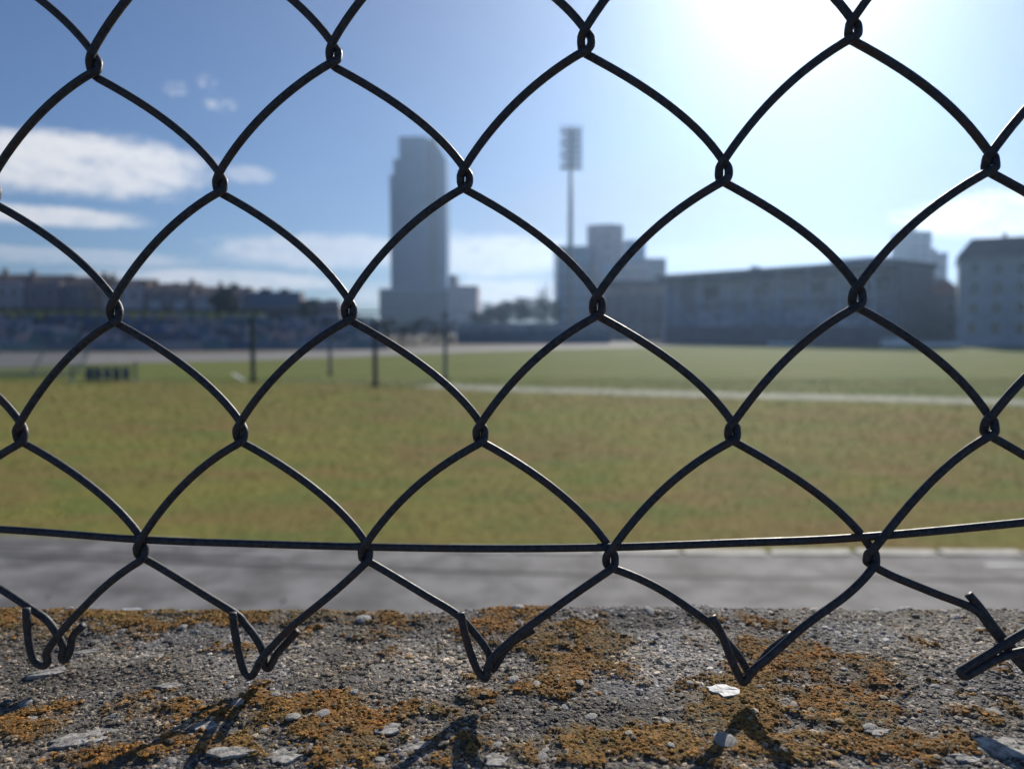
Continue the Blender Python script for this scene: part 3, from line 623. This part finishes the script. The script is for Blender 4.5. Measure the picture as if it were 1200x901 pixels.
# low houses right of it
Y = 165; x0, x1 = span(366, 398, Y); H = hgt(364, Y)
lh = empty('low_house', ((x0+x1)/2, Y, 0)); wd = x1-x0; tag(lh, 'low pale house with dark pitched roof right of the blue warehouse', 'house')
MB().box(-wd/2, wd/2, 0, 4, 0, H).build('wall', cmat('stucco', (.26, .24, .25)), lh); MB().roof(-wd/2, wd/2, 0, 4, H+.003, H+2.0, 1.0).build('roof', M_roof, lh); windows(lh, -wd/2+.3, wd/2-.3, .6, H, 3, 2, .9, 1.1)

# ------------------------------------------------------------------ trees and hedges
M_leafA = [attr_mat('foliage', .8, .01, 2, .2)]
def tree(u, vtop, Y, rw, cols, label, group=None, bare=False, base=0.0, n=1500, name='tree'):
    X = at(u, 385, Y)[0]; H = hgt(vtop, Y)-base; root = empty(name, (X, Y, base)); r = random.Random(int(u*7+Y)); g = np.random.default_rng(abs(int(u*7+Y)))
    mb = MB(); hb = H*(.30 if not bare else .35); mb.tube([(0, 0, 0), (r.uniform(-.1, .1), 0, hb*.5), (r.uniform(-.2, .2), .1, hb), (r.uniform(-.3, .3), 0, H*.8)], [H*.028, H*.022, H*.017, H*.004], 7)
    tips = []
    for q in range(9 if not bare else 16):
        a = q*2.4+r.uniform(-.4, .4); z0 = hb*r.uniform(.8, 1.3) if q < 5 else H*r.uniform(.45, .7); e = Vector((math.cos(a)*rw*r.uniform(.45, .8), math.sin(a)*rw*r.uniform(.45, .8), min(H*.96, z0+H*r.uniform(.15, .4))))
        m1 = Vector((e.x*.4, e.y*.4, z0+(e.z-z0)*.35)); mb.tube([(0, 0, z0), m1, e], [H*.011, H*.007, H*.002], 5, False); tips.append(e)
        if bare:
            for s_ in range(5):
                q0 = m1.lerp(e, r.uniform(0, .9)); mb.tube([q0, q0+Vector((r.uniform(-.25, .25)*rw, r.uniform(-.25, .25)*rw, H*r.uniform(.06, .16)))], [H*.004, H*.0012], 4, False)
    mb.build('trunk', M_bark, root, smooth=True)
    if not bare:
        C = np.array([[t_.x, t_.y, t_.z] for t_ in tips] + [[g.uniform(-.5, .5)*rw, g.uniform(-.5, .5)*rw, H*g.uniform(.5, .88)] for _ in range(9)])
        ci = g.integers(0, len(C), n); d = g.normal(0, 1, (n, 3)); d /= np.linalg.norm(d, axis=1)[:, None]; rr = g.uniform(.35, 1, n)**.6*rw*.36*g.uniform(.7, 1.2, len(C))[ci]
        P = C[ci]+d*rr[:, None]*np.array([1, 1, .8]); P[:, 2] = np.clip(P[:, 2], H*.12, H*1.0)
        s_ = H*.035*g.uniform(.6, 1.4, n); A = g.normal(0, 1, (n, 3)); A /= np.linalg.norm(A, axis=1)[:, None]; B = np.cross(A, g.normal(0, 1, (n, 3))); B /= np.linalg.norm(B, axis=1)[:, None]
        V = np.stack([P-A*s_[:, None], P+B*s_[:, None]*.6, P+A*s_[:, None], P-B*s_[:, None]*.6], 1)
        cc_ = np.array(cols); kk = g.random((len(C), 1))[ci]; tn = (cc_[0]*kk+cc_[1]*(1-kk))*g.uniform(.7, 1.3, (n, 1))
        link('crown', npmesh('crown', V.reshape(-1, 3), np.arange(4*n).reshape(-1, 4), M_leafA[0], False, np.repeat(tn, 4, 0)), root)
    tag(root, label, 'tree', group); return root
BR = [(.085, .062, .040), (.055, .050, .034)]; GR = [(.045, .065, .028), (.030, .042, .022)]; MX = [(.075, .070, .034), (.045, .050, .028)]
tree(578, 356, 205, 5.0, BR, 'brown leafed tree just right of the tower base', 'trees between the tower and the glass offices')
tree(598, 351, 215, 5.5, MX, 'rounded olive tree, second right of the tower base', 'trees between the tower and the glass offices')
tree(618, 350, 210, 5.5, BR, 'broad brown tree in the middle of the far clump', 'trees between the tower and the glass offices')
tree(640, 354, 205, 5.0, GR, 'dark green tree beside the blue glass offices', 'trees between the tower and the glass offices')
tree(562, 362, 200, 3.6, GR, 'small dark green tree against the pinkish podium block', 'trees between the tower and the glass offices')
tree(637, 329, 225, 3.2, BR, 'thin bare tree rising above the far clump', None, True)
tree(118, 318, 138, 4.2, BR, 'bare twiggy tree in front of the left town houses', None, True)
tree(376, 352, 170, 4.0, MX, 'round olive tree behind the low pale house', None)
tree(361, 350, 140, 2.4, GR, 'slim dark tree at the right end of the blue warehouse', None)
tree(396, 360, 175, 3.5, GR, 'small dark tree right of the low pale house', None)
tree(-60, 322, 132, 4.5, MX, 'olive tree among the town houses by the row end', None)
tree(262, 333, 136, 2.6, GR, 'slim dark conifer-like tree before the narrow house', None)
def hedge(u0, u1, vt, Y, label, dep=1.2, cols=GR, base=0.0):
    x0, x1 = span(u0, u1, Y); H = hgt(vt, Y)-base; L = x1-x0; root = empty('hedge', (x0, Y, base)); g = np.random.default_rng(abs(int(u0+Y))); n = int(L*H*32)
    P = np.stack([g.uniform(0, L, n), g.uniform(0, dep, n), g.random(n)**.7*H*(.88+.12*np.sin(g.uniform(0, L, n)))], 1); P[:, 2] *= .9+.12*np.sin(P[:, 0]*1.3)
    s_ = g.uniform(.12, .3, n); A = g.normal(0, 1, (n, 3)); A /= np.linalg.norm(A, axis=1)[:, None]; B = np.cross(A, g.normal(0, 1, (n, 3))); B /= np.linalg.norm(B, axis=1)[:, None]
    V = np.stack([P-A*s_[:, None], P+B*s_[:, None]*.6, P+A*s_[:, None], P-B*s_[:, None]*.6], 1); kk = vnoise(P[:, 0]*.8, P[:, 2]*2, 70)[:, None]; cc_ = np.array(cols); tn = (cc_[0]*kk+cc_[1]*(1-kk))*g.uniform(.7, 1.3, (n, 1))
    link('foliage', npmesh('foliage', V.reshape(-1, 3), np.arange(4*n).reshape(-1, 4), M_leafA[0], False, np.repeat(tn, 4, 0)), root)
    me = MB().tube([(.2, dep/2, 0), (.25, dep/2, H*.7)], [.05, .02], 5).mesh('stem', M_bark)
    for q in range(int(L/1.5)+1): link('stem', me, root, (q*1.5, 0, 0))
    tag(root, label, 'hedge'); return root
hedge(300, 452, 367, 84, 'dark hedge at the right end of the yellow balustrade', 1.4)
hedge(440, 532, 372, 100, 'green hedge in front of the tower podium', 1.6, MX)

# ------------------------------------------------------------------ the tower and its podium
Y = 380
tw_ = empty('office_tower', (at(490, 385, Y)[0], Y, 0)); X0 = tw_.location.x
M_tg = mat('tower_glass', (.04, .09, .19), .3, .2, .05, spec=.25); M_tg2 = mat('tower_glass_dark', (.015, .02, .03), .5, .2, .05, spec=.1); M_band = cmat('floor_band', (.07, .105, .17)); M_con = cmat('tower_concrete', (.25, .24, .27))
def tx(u): return at(u, 385, Y)[0]-X0
def tz(v): return hgt(v, Y)
vols = [(458.5, 463, 205, 0, 22, M_tg), (463.2, 470, 187, -.8, 24, M_tg), (470.2, 502, 161, -1.6, 26, M_tg), (502.2, 513, 163, -.6, 26, M_tg2), (513.2, 523.5, 177, .6, 24, M_tg)]
names = ['glass_wing', 'glass_wing', 'glass_shaft', 'service_core', 'glass_wing']
for (u0, u1, vt, y0, y1, m_), nm in zip(vols, names):
    x0, x1 = tx(u0), tx(u1); mb = MB()
    if u0 > 513:
        mb.v = [(x0, y0, 0), (x1, y0, 0), (x1, y0, tz(186)), (x0, y0, tz(168)), (x0, y1, 0), (x1, y1, 0), (x1, y1, tz(186)), (x0, y1, tz(168))]
        mb.f = [(0, 1, 2, 3), (7, 6, 5, 4), (1, 5, 6, 2), (3, 2, 6, 7), (0, 3, 7, 4), (0, 4, 5, 1)]; mb.mi = [0]*6
    else: mb.box(x0, x1, y0, y1, 0, tz(vt))
    v_ = mb.build(nm, m_, tw_); zz = 18.0; top = tz(186 if u0 > 513 else vt)
    bm_ = MB().box(x0+.02, x1-.02, y0-.28, y0-.02, -.32, .32).mesh('floor_band', M_band)
    while zz < top-1: link('floor_band', bm_, v_, (0, 0, zz)); zz += 3.45
    mm_ = MB().box(-.14, .14, y0-.42, y0-.30, 17, top-.6).mesh('mullion', M_band); nm_ = max(1, int((x1-x0)/2.9))
    for q in range(1, nm_): link('mullion', mm_, v_, (x0+(x1-x0)*q/nm_, 0, 0))
MB().box(tx(472), tx(499), 4, 20, tz(161)+.01, tz(158)).build('plant_room', M_con, tw_); MB().box(tx(457.5), tx(524), -2.4, 27, 0, 17.0).build('lobby_block', M_con, tw_)
mb = MB(); mb.tube([(tx(486), 10, tz(158)), (tx(486), 10, tz(150))], [.35, .15], 6); mb.build('antenna', M_dark, tw_)
tag(tw_, 'tall blue glass office tower with stepped left shoulder on the skyline', 'tower')
Y = 330
pd = empty('podium_building', (at(485, 385, Y)[0], Y, 0)); X0 = pd.location.x
x0, x1 = tx(445), tx(525); MB().box(x0, x1, 0, 30, 0, tz(338)).build('wall', M_con, pd)
for vb in (345, 353, 361, 369, 377): MB().box(x0-.1, x1-.05, -.5, -.003, tz(vb)-1.0, tz(vb)+1.0).build('window_band', mat('ribbon_glass', (.045, .055, .07), .25, .2, .1), pd)
tag(pd, 'wide low grey podium with dark window bands below the tower', 'building')
pk = empty('pinkish_block', (at(540, 385, Y)[0], Y-2, 0)); X0 = pk.location.x
MB().box(tx(525.4), tx(560), 0, 28, 0, tz(335)).build('wall', cmat('pink_render', (.44, .34, .36)), pk); MB().box(tx(525.6), tx(535), 4, 20, tz(335)+.004, tz(322)).build('roof_room', cmat('grey_render', (.17, .18, .21)), pk); MB().box(tx(525.2), tx(560.4), -.2, 28.2, tz(335)+.003, tz(333.6)).build('parapet', M_con, pk).location.z = -.9
windows(pk, tx(531), tx(558), 3, 12, 4, 2, 1.5, 1.3)
tag(pk, 'pinkish plain block at the right foot of the tower', 'building')

# ------------------------------------------------------------------ centre: glass offices, round tower, low stand, floodlight
Y = 230
def bld(name, parts_, label, cat='building', yo=0):
    u0, u1 = parts_[0][1], parts_[0][2]; r = empty(name, (at((u0+u1)/2, 385, Y)[0], Y+yo, 0)); return r
M_bg = mat('blue_glass', (.12, .24, .40), .25, .2, .08, spec=.6); M_tan = cmat('tan_render', (.36, .28, .29)); M_gr = cmat('grey_render', (.19, .19, .22)); M_dkb = cmat('dark_render', (.095, .09, .105))
go_ = empty('glass_offices', (at(672, 385, Y)[0], Y, 0)); X0 = go_.location.x
MB().box(tx(652), tx(690), 0, 18, 0, tz(288)).build('glass_wall', M_bg, go_)
me = MB().box(tx(652)-.1, tx(690)-.05, -.3, -.003, -.22, .22).mesh('floor_band', M_band); [link('floor_band', me, go_, (0, 0, z)) for z in np.arange(4, tz(288)-.5, 3.4)]
me = MB().box(-.12, .12, -.42, -.305, .3, tz(288)-.3).mesh('mullion', M_band); [link('mullion', me, go_, (x, 0, 0)) for x in np.linspace(tx(652)+1.2, tx(690)-1.2, 5)]
tag(go_, 'blue glass office block left of the round stair tower', 'building')
rt = empty('round_tower', (at(711, 385, Y)[0], Y+6, 0)); X0 = rt.location.x; rr = (tx(733)-tx(690))/2
mb = MB(); mb.prism([(rr*math.cos(a), rr*.9*math.sin(a)) for a in np.linspace(0, 2*math.pi, 28, endpoint=False)], 0, hgt(264, Y)); mb.build('wall', M_tan, rt)
mb = MB(); mb.prism([(rr*1.03*math.cos(a), rr*.93*math.sin(a)) for a in np.linspace(0, 2*math.pi, 28, endpoint=False)], hgt(264, Y)+.003, hgt(262, Y)); mb.build('cornice', M_gr, rt)
for z in np.arange(5, hgt(270, Y), 3.4): link('window', window_mesh(1.6, 1.5), rt, (0, -rr*.9, z))
tag(rt, 'tan round-fronted stair tower, tallest of the central offices', 'tower')
gb = empty('stepped_offices', (at(745, 385, Y)[0], Y+2, 0)); X0 = gb.location.x
MB().box(tx(733.5), tx(757), .5, 18, 0, tz(280)).build('glass_wall', M_bg, gb); MB().box(tx(757.2), tx(781), 0, 18, 0, tz(303)).build('wall', M_gr, gb); MB().box(tx(694), tx(757), -8.5, -1.5, 0, tz(310)).build('wall', M_tan, gb)
MB().box(tx(701), tx(719), -8.9, -8.503, tz(325), tz(312)).build('glass_bay', M_bg, gb); windows(gb, tx(758), tx(780), tz(345), tz(305), 3, 3, 1.4, 1.3); windows(gb, tx(722), tx(756), tz(345), tz(312), 4, 2, 1.4, 1.3, -8.5)
MB().box(tx(757), tx(781.3), -.3, 18.2, tz(303)+.003, tz(302)).build('parapet', M_dkb, gb)
tag(gb, 'stepped grey and blue offices right of the round stair tower', 'building')
Y = 150
ls = empty('low_stand', (at(752, 385, Y)[0], Y, 0)); X0 = ls.location.x
MB().box(tx(712), tx(792), 0, 10, 0, tz(346)).build('wall', M_dkb, ls); mb = MB(); mb.box(tx(708), tx(796), -3, 11, tz(333)-.2, tz(333)+.5); mb.build('roof', M_dark, ls)
for u in np.linspace(716, 790, 6): MB().box(tx(u)-.15, tx(u)+.15, -2.6, -2.3, 0, tz(333)-.204).build('column', M_gr, ls)
MB().box(tx(712), tx(792), 1, 9.5, tz(346)+.003, tz(333)-.21).build('upper_wall', M_tan, ls); windows(ls, tx(714), tx(790), .5, 3.5, 6, 1, 1.6, 1.4)
tag(ls, 'low dark flat-roofed stand in front of the stepped offices', 'grandstand')
# terrace in the gap
Y = 108
ct = empty('centre_terrace', (at(600, 385, Y)[0], Y, 0)); X0 = ct.location.x
MB().box(tx(535), tx(715), 0, .3, 0, 1.5).build('front_wall', cmat('barrier_blue', (.10, .13, .20)), ct)
for r in range(4): MB().box(tx(535), tx(712), .304+r*1.0, .304+(r+1)*1.0-.003, 0, 1.0+r*.5).build('step', M_tc if r % 2 else M_tw, ct)
MB().box(tx(535), tx(712), 4.4, 4.6, 0, 2.9).build('back_wall', cmat('pale_wall', (.27, .29, .33)), ct)
me = MB().box(-.05, .05, .1, .2, 1.502, 2.3).mesh('rail_post', M_gpost); [link('rail_post', me, ct, (x, 0, 0)) for x in np.arange(tx(537), tx(712), 2.0)]
MB().box(tx(535), tx(712), .08, .22, 2.302, 2.38).build('rail', cmat('pale_rail', (.35, .36, .38)), ct)
tag(ct, 'low terrace with blue barrier wall and pale rail below the far trees', 'grandstand')
# floodlight mast
Y = 165
fm_ = empty('floodlight_mast', (at(668, 385, Y)[0], Y, 0)); zt_ = hgt(196, Y); zh = hgt(145, Y); M_mast = cmat('galvanised_mast', (.20, .22, .24), rough=.5)
mb = MB(); mb.tube([(0, 0, 0), (0, 0, zt_*.5), (0, 0, zt_)], [.75, .58, .42], 12); mb.build('mast', M_mast, fm_, smooth=True)
MB().box(-.8, .8, -.8, .8, 0, .6).build('foot_plate', M_tc, fm_)
hw = 2.15; mb = MB()
for x in (-hw, -.72, .72, hw): mb.box(x-.10, x+.10, -.55, -.45, zt_-.8, zh)
for q in range(8): z = zt_-.5+(zh-zt_)*q/7.3; mb.box(-hw, hw, -.44, -.30, z-.07, z+.07)
mb.box(-.35, .35, -.28, .35, zt_, zh-1.0); mb.build('lamp_frame', M_mast, fm_)
mb = MB(); mb.cur = 0; mb.tube([(0, .05, 0), (0, -.12, -.05), (0, -.42, -.16)], [.20, .38, .44], 10); lampme = mb.mesh('lamp', [cmat('lamp_housing', (.12, .13, .14), rough=.4)])
for q in range(7):
    z = zt_-.1+(zh-zt_)*q/7.3
    for x in (-1.72, -1.15, -.2, .55, 1.2, 1.72)[q % 2:]: link('lamp', lampme, fm_, (x, -.56, z))
tag(fm_, 'tall floodlight mast with a lattice of lamps above the glass offices', 'floodlight')

# ------------------------------------------------------------------ right: grandstand, mansard building, far blocks
pA, pB = np.array([*at(779, 385, 121)[:2]]), np.array([*at(1048, 385, 93.05)[:2]])
dv = pB-pA; L = np.linalg.norm(dv); rz = math.atan2(dv[1], dv[0])
gs = empty('grandstand', (pA[0], pA[1], 0), rz); tag(gs, 'long grey grandstand with a thin dark roof along the right side', 'grandstand')
M_gw = cmat('grandstand_wall', (.38, .44, .58)); M_gl = cmat('grandstand_pale', (.48, .54, .68)); ZR = 10.0
MB().box(0, L, 9, 9.4, 0, ZR-.3).build('back_wall', M_gw, gs); MB().box(0, L, 0, .3, 0, 2.4).build('front_wall', cmat('dark_plinth', (.09, .10, .13)), gs)
for r in range(9): MB().box(.1, L-.1, .304+r*.95, .304+(r+1)*.95-.003, 0, 1.6+r*.55).build('step', M_gl if r % 3 else M_gw, gs)
MB().box(-.5, L+.5, -1.2, 10, ZR-.28, ZR+.25).build('roof', M_dark, gs); MB().box(-.52, L+.52, -1.32, -1.203, ZR-.6, ZR+.3).build('fascia', cmat('fascia', (.07, .075, .085)), gs)
MB().box(0, L, 6.9, 8.9, 6.2, 9.4).build('press_box', M_gl, gs)
for x in (-.3, L+.003): MB().box(x, x+.297, 0, 9.4, 0, ZR-.3).build('end_wall', M_gw if x < 0 else cmat('dark_end', (.10, .11, .13)), gs)
for q, x in enumerate(np.arange(1.5, L-1, 4.4)):
    MB().box(x-.16, x+.16, 1.0, 1.3, 2.0, ZR-.284).build('column', M_gw, gs)
    if q % 2 == 0: MB().box(x+.6, x+3.4, 6.75, 6.897, 7.0, 8.8).build('window', M_glass, gs)
mb = [MB() for _ in range(3)]
for r in range(8):
    x = .5
    while x < L-.6:
        if random.random() > .12: z = 1.6+r*.55; y = .304+r*.95+.4; q = mb[(int(x/6)+r//3) % 3 if random.random() < .8 else random.randrange(3)]; q.box(x, x+.46, y, y+.4, z+.3, z+.37); q.box(x, x+.46, y+.36, y+.43, z+.372, z+.78); q.box(x+.2, x+.26, y+.1, y+.3, z, z+.298)
        x += .58
for q, c in zip(mb, ((.22, .27, .40), (.42, .45, .52), (.18, .22, .30))): o = q.build('seats', cmat('seat_plastic', c, rough=.5), gs); o['kind'] = 'stuff'
for x, w0, h0 in ((5, 3, .5), (12.5, .5, .9), (21, 1.2, .5), (25, 6, 1.0), (36, 2.4, .7), (41, 4, .9)):
    if x+w0 < L: MB().box(x, x+w0, 4, 6, ZR+.253, ZR+.25+h0).build('roof_vent', M_gw, gs)
# white covers lying at the pitch edge
M_cov = cmat('white_cover', (.80, .80, .82), rough=.6)
for (u0, u1, v0, v1, lab) in ((1036, 1066, 397, 406, 'white covered stack by the pitch edge before the grandstand'), (902, 934, 401, 404.5, 'low white sheet folded at the far pitch edge'), (1068, 1140, 401, 405.6, 'long pale rolled cover lying before the mansard building')):
    p = gnd((u0+u1)/2, v1, .02); x0, x1 = span(u0, u1, p[1]); h_ = hgt(v0, p[1]); mb = MB(); wd = (x1-x0)/2
    mb.prism([(-wd, 0), (wd*.96, -.1), (wd, .9), (-wd*.97, 1.0)], .02, h_*.72); mb.prism([(-wd*.9, .12), (wd*.8, .08), (wd*.85, .8), (-wd*.85, .85)], h_*.72+.003, h_); o = mb.build('white_cover', M_cov, None, (p[0], p[1], 0)); tag(o, lab, 'cover')
# mansard building at the right edge
Y = 92
mn = empty('mansard_building', (at(1121, 385, Y)[0], Y, 0), R_(-29)); X0 = mn.location.x; a, c = 0.0, 22.0; ze = tz(301); zr = tz(279)
MB().box(a, c, 0, 16, 0, ze).build('wall', cmat('grey_stucco', (.34, .36, .42)), mn)
mb = MB(); n_ = len(mb.v); q = 1.6; mb.v = [(a-.3, -.3, ze+.003), (c+.3, -.3, ze+.003), (c+.3, 16.3, ze+.003), (a-.3, 16.3, ze+.003), (a+1.2, 1.6, zr), (c-1.2, 1.6, zr), (c-1.2, 14, zr), (a+1.2, 14, zr)]
mb.f = [(0, 3, 2, 1), (0, 1, 5, 4), (1, 2, 6, 5), (2, 3, 7, 6), (3, 0, 4, 7), (4, 5, 6, 7)]; mb.mi = [0]*6; rf = mb.build('roof', cmat('slate_roof', (.075, .08, .09)), mn)
for u in (4.6, 15.0): MB().box(u-.2, u+.2, 3, 3.5, zr-.3, zr+.7).build('chimney', M_gr, rf)
windows(mn, a+.4, c-.4, 1.0, ze-.3, 9, 4, 1.1, 1.4); MB().box(a-.1, c+.1, -.35, -.003, ze-.35, ze-.06).build('cornice', M_gr, mn)
tag(mn, 'grey building with slate mansard roof at the right edge', 'building')
Y = 100
rb = empty('red_roof_house', (at(1088, 385, Y)[0], Y, 0)); X0 = rb.location.x; wd = tx(1126)-tx(1050)
MB().box(-wd/2, wd/2, 0, 5, 0, tz(345)).build('wall', M_gr, rb); MB().roof(-wd/2, wd/2, 0, 5, tz(345)+.003, tz(326), .8).build('roof', cmat('red_tiles', (.20, .085, .07)), rb); windows(rb, -wd/2+.2, wd/2-.2, 1, tz(350), 3, 2, 1.0, 1.2)
tag(rb, 'small house with dull red roof left of the mansard building', 'house')
Y = 260
for (u0, u1, vt, lab, c) in ((1062, 1088, 273, 'slim grey tower block rising behind the grandstand', (.20, .22, .26)), (1088.5, 1107.5, 298, 'square grey block right of the slim tower block', (.18, .20, .24)), (1036, 1061.5, 307, 'low flat block left of the slim tower block', (.21, .21, .25)), (1000, 1035, 312, 'broad pale block behind the grandstand roof', (.23, .24, .28)), (1210, 1290, 288, 'wide block beyond the mansard building', (.2, .2, .23))):
    r = empty('tower_block', (at((u0+u1)/2, 385, Y)[0], Y, 0)); X0 = r.location.x; a, c_ = tx(u0), tx(u1); H = tz(vt)
    MB().box(a, c_, 0, 12, 0, H).build('wall', cmat('block_render', c), r); MB().box(a-.1, c_+.1, -.2, 12.1, H+.003, H+.6).build('parapet', M_gr, r); MB().box(a+1, a+3.2, 3, 7, H+.604, H+2.2).build('roof_room', M_gr, r)
    windows(r, a+.3, c_-.3, 2, H, max(2, int((c_-a)/2.6)), int(H/3.2), 1.3, 1.4); tag(r, lab, 'building')
# dark van by the right building
p = gnd(1182, 405.5); vn = empty('parked_van', (p[0]+1, p[1]+2, 0), 0)
M_van = mat('van_paint', (.04, .05, .08), .3, .1, 2, spec=.5); mb = MB(); mb.v = [(-2.4, 0, .4), (2.4, 0, .4), (2.4, 0, 1.15), (1.7, .05, 1.25), (1.2, .12, 2.05), (-2.35, .12, 2.05), (-2.4, 0, 1.1)]; kv = 7
mb.v += [(x, 1.85-y, z) for x, y, z in mb.v]; mb.f = [tuple(range(kv)), tuple(reversed(range(kv, 2*kv)))]+[(i, i+kv, (i+1) % kv+kv, (i+1) % kv) for i in range(kv)]; mb.mi = [0]*len(mb.f); mb.build('body', M_van, vn)
me = MB().tube([(0, 0, 0), (0, .22, 0)], .34, 16).mesh('wheel', cmat('tyre', (.02, .02, .02)))
for x in (-1.5, 1.5):
    for y in (-.02, 1.65): link('wheel', me, vn, (x, y, .345))
MB().box(.2, 1.05, -.012, .09, 1.3, 1.85).build('side_window', M_glass, vn); MB().box(-2.2, -.1, -.012, .09, 1.3, 1.85).build('side_window', M_glass, vn)
tag(vn, 'dark blue van parked in front of the mansard building', 'van')

# ------------------------------------------------------------------ things on the grass
M_gp = cmat('green_paint', (.02, .045, .045), rough=.45); M_bp = cmat('blue_grey_paint', (.10, .13, .18), rough=.5)
def gpost(u, vb, vt, r, m_, lab):
    p = gnd(u, vb); root = empty('post', (p[0], p[1], 0)); H = hgt(vt, p[1])
    mb = MB(); mb.tube([(0, 0, .01), (0, 0, H)], r, 12, False); mb.build('pole', m_, root, smooth=True); mb = MB(); mb.tube([(0, 0, .008), (0, 0, .10)], r*1.7, 12); mb.build('socket', M_gpost, root); mb = MB(); mb.tube([(0, 0, H+.002), (0, 0, H+.03)], r*1.15, 12); mb.build('cap', M_gpost, root)
    tag(root, lab, 'post', 'posts standing on the grass'); return root
gpost(297, 448, 372, .095, M_gp, 'dark green post on the grass, leftmost of the four')
gpost(440, 453, 378, .085, mat('navy_paint', (.025, .03, .06), .45), 'dark navy post on the grass, nearest the viewer')
gpost(387, 440, 374, .07, M_bp, 'thin grey blue post standing between the green and navy posts')
gpost(522, 445, 366, .075, M_bp, 'pale grey blue post on the grass below the pinkish block')
# low barrier at the left
p = gnd(122, 447); bf = empty('low_barrier', (p[0], p[1], 0), .05); x0, x1 = span(82, 156, p[1]); wd = (x1-x0)/2; M_teal = cmat('teal_paint', (.05, .11, .12), rough=.5)
for x in (-wd, -wd*.35, wd*.35, wd): mb = MB(); mb.tube([(x, 0, .01), (x, 0, .62 if x < wd else .8)], .04, 8); mb.build('upright', M_teal, bf)
for z in (.3, .58): mb = MB(); mb.tube([(-wd, .05, z), (wd, .05, z)], .03, 8); mb.build('rail', M_teal, bf)
me = MB().box(-.14, .14, .085, .11, .06, .52).mesh('slat', M_bp); [link('slat', me, bf, (x, 0, 0)) for x in np.arange(-wd*.5, wd*.9, .36)]
for x in (-wd, wd): MB().box(x-.05, x+.05, -.4, .4, .004, .05).build('foot', M_teal, bf)
tag(bf, 'low teal barrier with blue slats lying on the left grass', 'barrier')
p = gnd(35, 440); nt = empty('net_frame', (p[0], p[1], 0)); x0, x1 = span(-20, 88, p[1]); wd = (x1-x0)/2
M_net = cmat('pale_net_paint', (.24, .28, .30)); 
for x in (-wd, 0, wd): mb = MB(); mb.tube([(x, 0, .01), (x+.5, .5, 1.25)], .045, 8); mb.build('brace', M_net, nt)
mb = MB(); mb.tube([(-wd, 0, .05), (wd, 0, .05)], .05, 8); mb.build('ground_bar', M_net, nt); mb = MB(); mb.tube([(-wd+.5, .5, 1.25), (wd+.5, .5, 1.25)], .05, 8); mb.build('top_bar', M_net, nt)
mb = MB()
for q in range(25): x = -wd+2*wd*q/24; mb.tube([(x, .01, .1), (x+.5, .5, 1.2)], .012, 4, False)
for q in range(1, 9): s_ = q/9; mb.tube([(-wd+.5*s_, .01+.49*s_, .1+1.1*s_), (wd+.5*s_, .01+.49*s_, .1+1.1*s_)], .012, 4, False)
o = mb.build('net', M_net, nt); tag(nt, 'low pale net frame standing on the far left grass', 'net frame')

# pavement on the viewer's side of the wall
o = MB().box(-12, 12, -6, -.034, .004, 1.15).build('pavement', M_asph); o['kind'] = 'structure'

# ------------------------------------------------------------------ the air
HAZE = 0.0005
if HAZE:
    Mh = bpy.data.materials.new('haze_air'); Mh.use_nodes = True; t = NT(Mh.node_tree); t.n.clear()
    pv = t.new('ShaderNodeVolumePrincipled'); pv.inputs['Color'].default_value = (.44, .66, 1.0, 1); pv.inputs['Density'].default_value = HAZE; pv.inputs['Anisotropy'].default_value = .74
    t.l.new(pv.outputs[0], t.new('ShaderNodeOutputMaterial').inputs['Volume'])
    h_ = MB().box(-1150, 1150, -70, 1150, -1, 103).build('haze', Mh); tag(h_, 'thin pale air over the stadium and city', 'haze', kind='stuff')
